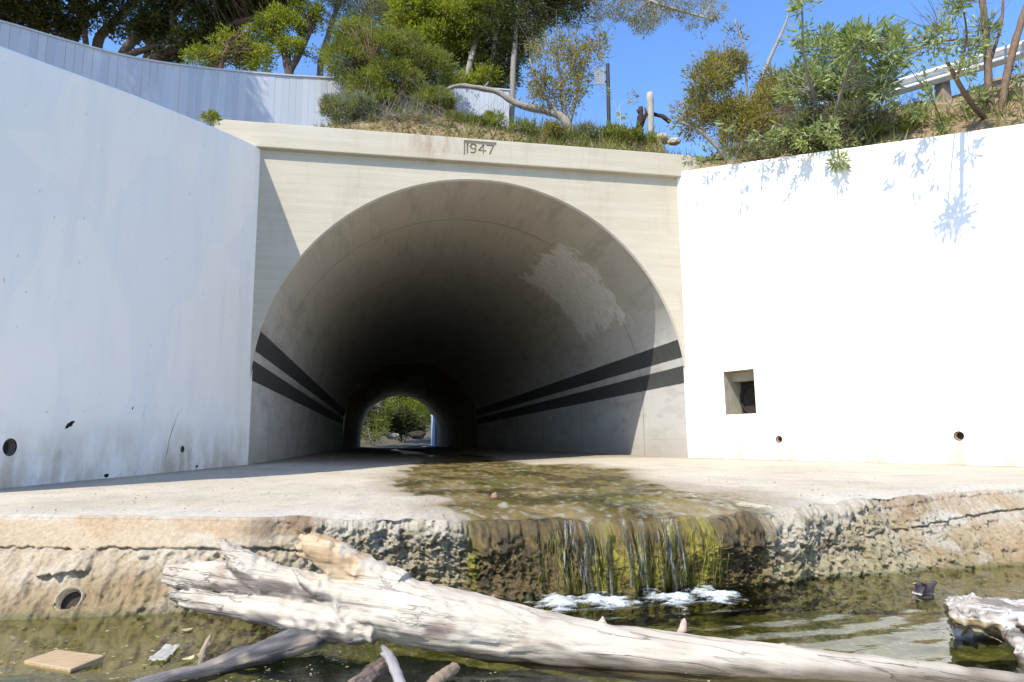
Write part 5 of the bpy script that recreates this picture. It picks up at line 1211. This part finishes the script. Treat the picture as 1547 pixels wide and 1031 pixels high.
plant('brush_heap', 'heap of dry grey twigs on the soil left of the date stone', 'brush', [[(560, 195, 1.5, 12.9), (590, 178, 1.5, 13.0), (620, 172, 1, 13.1)], [(600, 196, 2, 12.9), (606, 180, 1.5, 12.9), (612, 165, 1, 12.9)], [(640, 200, 1.5, 12.9), (620, 182, 1.2, 12.9), (590, 176, 1, 13)]], [(600, 184, 50, 8, 12.95), (650, 186, 40, 8, 12.95)], 'straw', 120, 8, .08, .06, .012, 'grey', up=.2, twig=.004, straw=260, hollow=.1)
def fallen():
    T = Tubes(); S = smooth_path([(668, 138, 2, 14.3), (692, 130, 3, 14.3), (715, 132, 3.4, 14.2), (750, 139, 4, 14.1), (772, 152, 4.6, 14.0), (790, 160, 5.2, 13.9), (825, 168, 5.8, 13.7), (850, 178, 6, 13.5), (866, 205, 6.5, 13.4)], 40)
    P = np.array([at(a, b, d) for a, b, r, d in S]); T.add(P, [pxlen(P[i], S[i][2]) for i in range(40)], 10, .08)
    for q in (12, 22, 26, 30): T.add([P[q], P[q] + np.array([.10, -.05, .16])], [.035, .012], 6, .1)
    props(T.build('fallen_log', BARK['grey']), 'curved grey fallen trunk arching over the right end of the fence', 'dead wood')
fallen()
# --- right bank
plant('olive_bush', 'broad olive-brown bush with grey dead twigs right of the wooden post', 'bush', [[(1100, 250, 5, 11.4), (1090, 190, 4, 11.4), (1070, 140, 3, 11.5)], [(1105, 250, 5, 11.3), (1130, 190, 4, 11.3), (1150, 150, 3, 11.3)], [(1100, 240, 4, 11.4), (1060, 200, 3, 11.5), (1030, 185, 2, 11.6)], [(1110, 240, 3, 11.3), (1150, 120, 3, 11.4), (1185, 40, 2, 11.5), (1195, 5, 1, 11.5)], [(1130, 180, 2, 11.4), (1125, 80, 1.5, 11.4), (1110, 30, 1, 11.4)]],
  [(1070, 130, 34, 40, 11.6), (1045, 180, 30, 30, 11.7), (1110, 175, 50, 34, 11.4), (1160, 170, 40, 36, 11.2), (1095, 100, 34, 26, 11.6), (1140, 200, 60, 20, 11.1), (1110, 60, 20, 20, 11.5, 120), (1180, 130, 30, 26, 11.2)], 'olive', 620, 24, .15, .09, .028, 'grey', twig=.0045, straw=520, hollow=.2)
plant('broadleaf_shrub', 'silvery broad-leaved shrub with pale flower heads growing over the right wall top', 'shrub', [[(1240, 245, 4, 9.7), (1235, 170, 3, 9.5), (1215, 90, 2, 8.9), (1212, 10, 1.2, 8.5)], [(1245, 240, 4, 9.6), (1265, 160, 3, 9.2), (1290, 90, 2, 8.6), (1330, 60, 1.2, 8.2)], [(1242, 240, 3, 9.6), (1270, 140, 2.5, 9.7), (1280, 60, 1.5, 9.7)], [(1245, 240, 3, 9.6), (1310, 190, 2.5, 9.5), (1350, 120, 1.5, 9.5)]],
  [(1215, 130, 34, 34, 9.7), (1265, 100, 40, 36, 9.6), (1300, 60, 36, 22, 8.4), (1345, 75, 20, 26, 8.2), (1240, 70, 26, 24, 9.7), (1290, 140, 40, 34, 9.6), (1215, 10, 14, 12, 8.5, 130), (1340, 120, 22, 26, 8.6), (1210, 50, 14, 14, 8.7, 130)], 'silver', 330, 18, .15, .125, .038, 'grey', up=.4, twig=.005, flower=26, hollow=.2)
plant('broadleaf_shrub', 'dense green shrub under the silvery one at the edge of the right wall', 'shrub', [[(1250, 245, 3, 9.5), (1255, 190, 2.5, 9.5), (1240, 165, 2, 9.5)], [(1290, 235, 3, 9.3), (1310, 190, 2, 9.3)]],
  [(1230, 195, 50, 26, 9.6), (1290, 185, 50, 26, 9.4), (1195, 215, 40, 16, 9.9), (1265, 220, 44, 14, 9.4), (1325, 200, 30, 18, 9.2), (1130, 232, 40, 10, 10.6, 300)], 'grey', 330, 20, .14, .10, .028, 'brown', up=.4, twig=.004, straw=520, flower=16, hollow=.2)
plant('low_shrub', 'low bright green weed patch where the bank meets the right wall under the guardrail', 'shrub', [[(1380, 215, 2, 8.6), (1375, 195, 1.5, 8.8)], [(1440, 205, 2, 8.3), (1440, 190, 1.5, 8.3)]],
  [(1360, 172, 28, 14, 9.4), (1395, 192, 40, 13, 8.7), (1450, 190, 44, 12, 8.3), (1345, 200, 30, 12, 9.0), (1505, 178, 30, 10, 8.0), (1390, 160, 14, 8, 9.4, 90)], 'yellow', 120, 22, .09, .07, .018, 'brown', up=.8, twig=.003, straw=160, flower=18)
plant('sapling', 'leggy sapling with several bare brown stems and leaf tufts at the far right', 'tree', [[(1502, 195, 5, 8.0), (1494, 140, 5.5, 8.0), (1492, 80, 5, 8.0), (1484, 0, 4.5, 8.0), (1478, -60, 4, 8.0)], [(1512, 195, 6, 7.9), (1518, 130, 5.5, 7.9), (1535, 60, 5, 7.9), (1560, -20, 4, 7.9)], [(1500, 190, 4, 8.0), (1470, 160, 4, 7.7), (1445, 120, 3.5, 7.1), (1432, 95, 2.5, 6.7)], [(1494, 100, 2.5, 8.0), (1512, 40, 2, 8.0), (1516, -10, 1.5, 8.0)], [(1492, 60, 2, 8), (1460, 60, 1.5, 7.4), (1405, 65, 1.2, 6.7), (1380, 80, .8, 6.5)], [(1445, 120, 2, 7.1), (1460, 60, 1.5, 6.9), (1455, 10, 1, 6.8)]],
  [(1452, 108, 14, 9, 6.9), (1428, 92, 12, 10, 6.6), (1440, 70, 10, 14, 7.1), (1418, 52, 16, 14, 6.5), (1468, 70, 14, 30, 7.3), (1440, 10, 30, 12, 6.8), (1490, 50, 22, 30, 8.0), (1540, 110, 16, 24, 7.9), (1470, 150, 20, 14, 8.1), (1545, 160, 16, 20, 7.8), (1408, 68, 16, 14, 6.6)], 'silver', 85, 15, .11, .10, .03, 'brown', up=.1, twig=.004, straw=120, hollow=.1)
plant('wall_weed', 'rosette of narrow leaves hanging from the face of the right wall', 'plant', [[(1266, 226, 1.2, 9.05), (1267, 234, 1, 9.0), (1267, 240, .8, 8.98)]], [(1267, 242, 8, 6, 8.96)], 'silver', 9, 14, .05, .13, .022, up=-.1, twig=.003)
# leafy branches leaning out over the right wall: their shadows dapple its face
def spray(lab, s_along, h0, stems):
    """branch rooted in the bank behind the wall top at distance s_along from the corner; each stem: (reach over the wall, rise, drift along the wall, leaf tufts)"""
    base = wp(s_along, h0 - .25, .55); TT = []; C = []; D = []; L = []
    for reach, rise, drift, tufts in stems:
        T = Tubes(); TT.append(T)
        P = smooth_path([base, base + Vector((0, 0, .35 + rise * .4)), wp(s_along + drift * .5, h0 + rise * .9, -reach * .3), wp(s_along + drift, h0 + rise, -reach)], 16); P = np.array(P)
        T.add(P, np.linspace(.010, .003, 16), 5, .05)
        for k in range(tufts):
            i = 15 if k == 0 else int(rng.integers(4, 15)); c = P[i]; tip = c; ax = (P[min(i + 1, 15)] - P[i - 1]); ax /= np.linalg.norm(ax)
            n = int(rng.integers(7, 15))
            d = ax * .8 + unit(n) * .8 - np.array([0, 0, .25]); C.append(np.repeat(tip[None], n, 0) + unit(n) * .06); D.append(d); L.append(.10 + .06 * rng.random(n))
    root = empty('leaning_branch', base, lab, 'branch', 'leafy branches leaning out over the right wall'); L = np.concatenate(L)
    leaf_mesh('foliage', leaf_geo(np.concatenate(C), np.concatenate(D), L, L * .27), LEAF['silver'], root); [q.build('stem', BARK['brown'], root) for q in TT]
for lab, s_, stems in (('thin leafy branch leaning over the corner end of the right wall', .9, [(.35, .25, .1, 4), (.5, .10, -.2, 4)]), ('leafy branch leaning over the right wall below the olive bush', 1.9, [(.55, .30, .2, 5), (.95, .45, -.1, 6), (.4, .15, .5, 4)]),
  ('larger leafy branch leaning over the wall beside the hanging rosette', 3.0, [(.30, .15, -.2, 9), (.5, .25, .25, 11), (.2, .30, .0, 9), (.6, .1, .5, 8), (.75, .35, -.35, 8)]), ('long leafy branch leaning over the wall below the sapling', 4.6, [(.5, .3, .0, 6), (1.0, .6, .35, 6), (1.3, .8, .15, 7), (.8, .5, -.3, 5)])):
    h0 = float(np.interp(s_, [0, 2.5, 4.6, 5.8], [5.42, 4.84, 4.37, 4.11])); spray(lab, s_, h0, stems)
plant('small_weed', 'small yellowish weed in the corner between the left wall top and the cornice', 'plant', [[(318, 196, 1.2, 11.4), (318, 182, 1, 11.4)]], [(318, 178, 10, 7, 11.4)], 'yellow', 16, 26, .06, .06, .02, up=.6, twig=.003)
plant('leafy_weed', 'leafy green weed at the foot of the dark sign post', 'plant', [[(945, 225, 2, 12.9), (945, 212, 1.5, 12.9)]], [(950, 207, 24, 10, 12.9), (925, 200, 14, 8, 13.0), (980, 212, 16, 8, 12.9)], 'mid', 60, 26, .09, .085, .04, up=.8, twig=.003)
for lab, pts in (('thin flowering stalk leaning left between the sign and the wooden post', [(938, 215, .9, 13.2), (935, 180, .7, 13.2), (925, 150, .5, 13.2), (912, 140, .4, 13.2)]), ('thin flowering stalk with a side spray right of the sign post', [(934, 215, .9, 13.0), (938, 180, .7, 13.0), (936, 160, .5, 13), (955, 148, .4, 13)])):
    plant('flower_stalk', lab, 'plant', [pts], [(pts[-1][0], pts[-1][1], 10, 10, pts[0][3]), (pts[1][0], pts[1][1], 8, 16, pts[0][3])], 'yellow', 12, 5, .05, .05, .02, 'pale', 'thin flowering stalks by the sign', twig=.002, flower=6)

for lab, px, py, Y, rx, ry, lf in (('ragged green weed behind the right end of the date stone', 790, 196, 12.9, 22, 9, 'mid'), ('dry yellowish weed tuft between the date stone and the fallen trunk end', 835, 200, 12.85, 16, 10, 'olive'), ('pale leafy weed clump left of the sign post on the cornice soil', 885, 203, 12.9, 18, 9, 'grey'), ('small bright weed at the foot of the soft pale bush', 745, 186, 13.0, 14, 10, 'yellow')):
    plant('roadside_weed', lab, 'plant', [[(px, py + 12, 1.6, Y), (px, py - 2, 1.2, Y)]], [(px, py - 2, rx, ry, Y)], lf, 34, 22, .09, .08, .022, 'grey', 'weeds along the cornice soil', up=.9, twig=.003, straw=40)
def grass():
    N = 10000; px = 480 + 560 * rng.random(N); dens = np.array([.5 + .5 * fbm((p * .02, 3, 0), 3) + (.18 if p > 680 else -.15) + 1.0 * fbm((p * .06, 8, 0), 3) for p in px]); px = px[dens > rng.random(N) * .95]
    n = len(px); Y = 12.45 + 1.2 * rng.random(n) ** 1.6; V = []
    base = np.array([at(p, 200, y) for p, y in zip(px, Y)])
    dg = bpy.context.evaluated_depsgraph_get(); hs = bpy.data.objects['hillside']
    for i in range(n):
        ok, loc, *_ = hs.ray_cast(Vector((base[i, 0], base[i, 1], 40)), Vector((0, 0, -1))); base[i, 2] = (loc.z if ok else 5.6) - .02
    xr = 6.2 + 9 * rng.random(5200); yr = rng.random(5200); B2 = []
    for x, q in zip(xr, yr):
        wy = np.interp(x, [p[0] for p in rp], [p[1] for p in rp]); y = wy + .45 + 3.2 * q
        ok, loc, *_ = hs.ray_cast(Vector((x, y, 40)), Vector((0, 0, -1)))
        if ok and fbm((x * 1.6, y * 1.6, 5), 3) > .0: B2.append((x, y, loc.z - .02))
    base = np.concatenate([base, np.array(B2)]); n = len(base)
    D = np.array([0, 0, 1.]) + rng.standard_normal((n, 3)) * .38; D[:, 2] = abs(D[:, 2])
    L = (.10 + .22 * rng.random(n) ** 2) * (1 + .6 * (base[:, 0] > 2.8)) ; Wd = .010 + .008 * rng.random(n)
    o = leaf_mesh('grass', leaf_geo(base, D, L, Wd, .1), LEAF['grass'], None); props(o, kind='stuff')
    # clods and stones of the bare soil edge
grass()
def litter():
    """dead leaves and clods strewn along the soil edge behind the cornice and on the right bank"""
    hs = bpy.data.objects['hillside']; P = []
    for i in range(9000):
        if i % 3: x, y = rng.uniform(-1.9, 5.7), 12.44 + 1.5 * rng.random() ** 1.5
        else:
            x = rng.uniform(6.3, 15); y = np.interp(x, [p[0] for p in rp], [p[1] for p in rp]) + .4 + 3 * rng.random()
        ok, loc, *_ = hs.ray_cast(Vector((x, y, 40)), Vector((0, 0, -1)))
        if ok: P.append((loc.x, loc.y, loc.z + .008))
    P = np.array(P); n = len(P); D = unit(n); D[:, 2] = np.abs(D[:, 2]) * .5
    o = leaf_mesh('leaf_litter', leaf_geo(P, D, .04 + .07 * rng.random(n), .02 + .03 * rng.random(n)), LEAF['straw'], None); props(o, kind='stuff')
litter()

# ================================================================ beyond the far mouth
def far_end():
    V = []; C = []; X = []; xs = np.linspace(-30, 34, 90); ys = np.concatenate([np.linspace(66.6, 90, 60), np.linspace(93, 220, 16)])
    for x in xs:
        for y in ys:
            z = -.43 + .10 * fbm((x * .5, y * .5, 0), 4) + 3.5 * sstep(80, 110, y) + 4 * sstep(6, 14, abs(x - 2)) * sstep(67, 70, y) + .5 * sstep(-.2, -1.2, x) * sstep(72, 78, y)
            conc = sstep(2.0, 3.0, x - .25 * (y - 70)) * sstep(84, 78, y)
            V.append((x, y, z - .05 * (1 - conc))); C.append(lerp3(lerp3((.05, .045, .02), (.13, .10, .055), .5 + .8 * fbm((x, y, 3), 4)), (.52, .49, .43), conc)); X.append((0, .6, 0))
    o = mesh_np('far_bank', V, grid_faces(len(xs), len(ys)), M['attr'], None, True, np.clip(C, .02, .8), np.array(X)); props(o, kind='structure')
    t = empty('far_wing_wall', (4.9, 68, -.4), 'bluish shaded wing wall at the right of the far tunnel mouth', 'wall')
    bm = box_bm((5.3, 67.02, -1), (5.6, 71.2, 3.6)); bmesh.ops.rotate(bm, verts=bm.verts, cent=(5.15, 67, 0), matrix=Matrix.Rotation(.02, 3, 'Z'))
    from_bm('wall_face', bm, m_simple('blue_shade_paint', (.42, .50, .62), (.34, .42, .55), 3, .7), t)  # blue skylit shade of a white wall put into its colour
    def f(px, py, rx, ry, Y, w=None): return (px, py, rx, ry, Y) + ((w,) if w else ())
    plant('far_tree', 'light green tree seen through the far mouth on its left side', 'tree', [[(566, 668, 1, 78), (566, 640, .8, 78), (568, 615, .6, 78)], [(560, 668, .8, 77), (555, 640, .6, 77)]], [f(556, 640, 18, 20, 78), f(572, 622, 22, 18, 79), f(562, 605, 30, 16, 80), f(545, 620, 16, 24, 78), f(558, 654, 22, 8, 77), f(575, 646, 12, 10, 78)], 'mid', 260, 34, .55, .26, .12, 'grey', up=.2, twig=.02)
    plant('far_tree', 'sunny yellow-green crown along the top of the far mouth', 'tree', [[(612, 668, 1.2, 86), (610, 630, 1, 86), (608, 600, .7, 86)]], [f(600, 604, 26, 12, 85), f(630, 610, 22, 14, 84), f(612, 590, 40, 10, 86), f(645, 630, 14, 18, 86)], 'yellow', 130, 34, .55, .28, .14, 'dark', up=.2, twig=.02)
    plant('far_tree', 'dark shaded tree in the middle of the far mouth', 'tree', [[(606, 668, 1.3, 81), (608, 645, 1, 81), (612, 625, .7, 81)]], [f(608, 630, 16, 16, 81), f(622, 640, 14, 14, 81), f(598, 642, 12, 12, 81), f(632, 650, 12, 10, 81), f(612, 654, 18, 6, 81)], 'dark', 190, 34, .5, .26, .13, 'dark', up=.2, twig=.02, hollow=.1)
    plant('far_tree', 'tall dense trees closing the view behind the far mouth', 'tree', [[(590, 680, 2, 118), (592, 620, 2, 118), (595, 560, 1.5, 118)]], [f(560, 610, 40, 34, 118), f(610, 600, 40, 40, 120), f(650, 620, 34, 40, 118), f(590, 640, 60, 24, 115), f(530, 620, 30, 40, 116)], 'mid', 260, 34, 1.2, .6, .3, 'dark', up=.2, twig=.03, hollow=.2)
    rock('boulder', 'pale boulder under the dark tree beyond the far mouth', at(592, 659, 79), .55, M['rock'], 11, None, (1.3, 1, .6))
    rock('boulder', 'darker boulder at the right foot of the far mouth', at(630, 657, 80), .7, M['mud_and_shade'], 14, None, (1.3, 1, .7))
far_end()
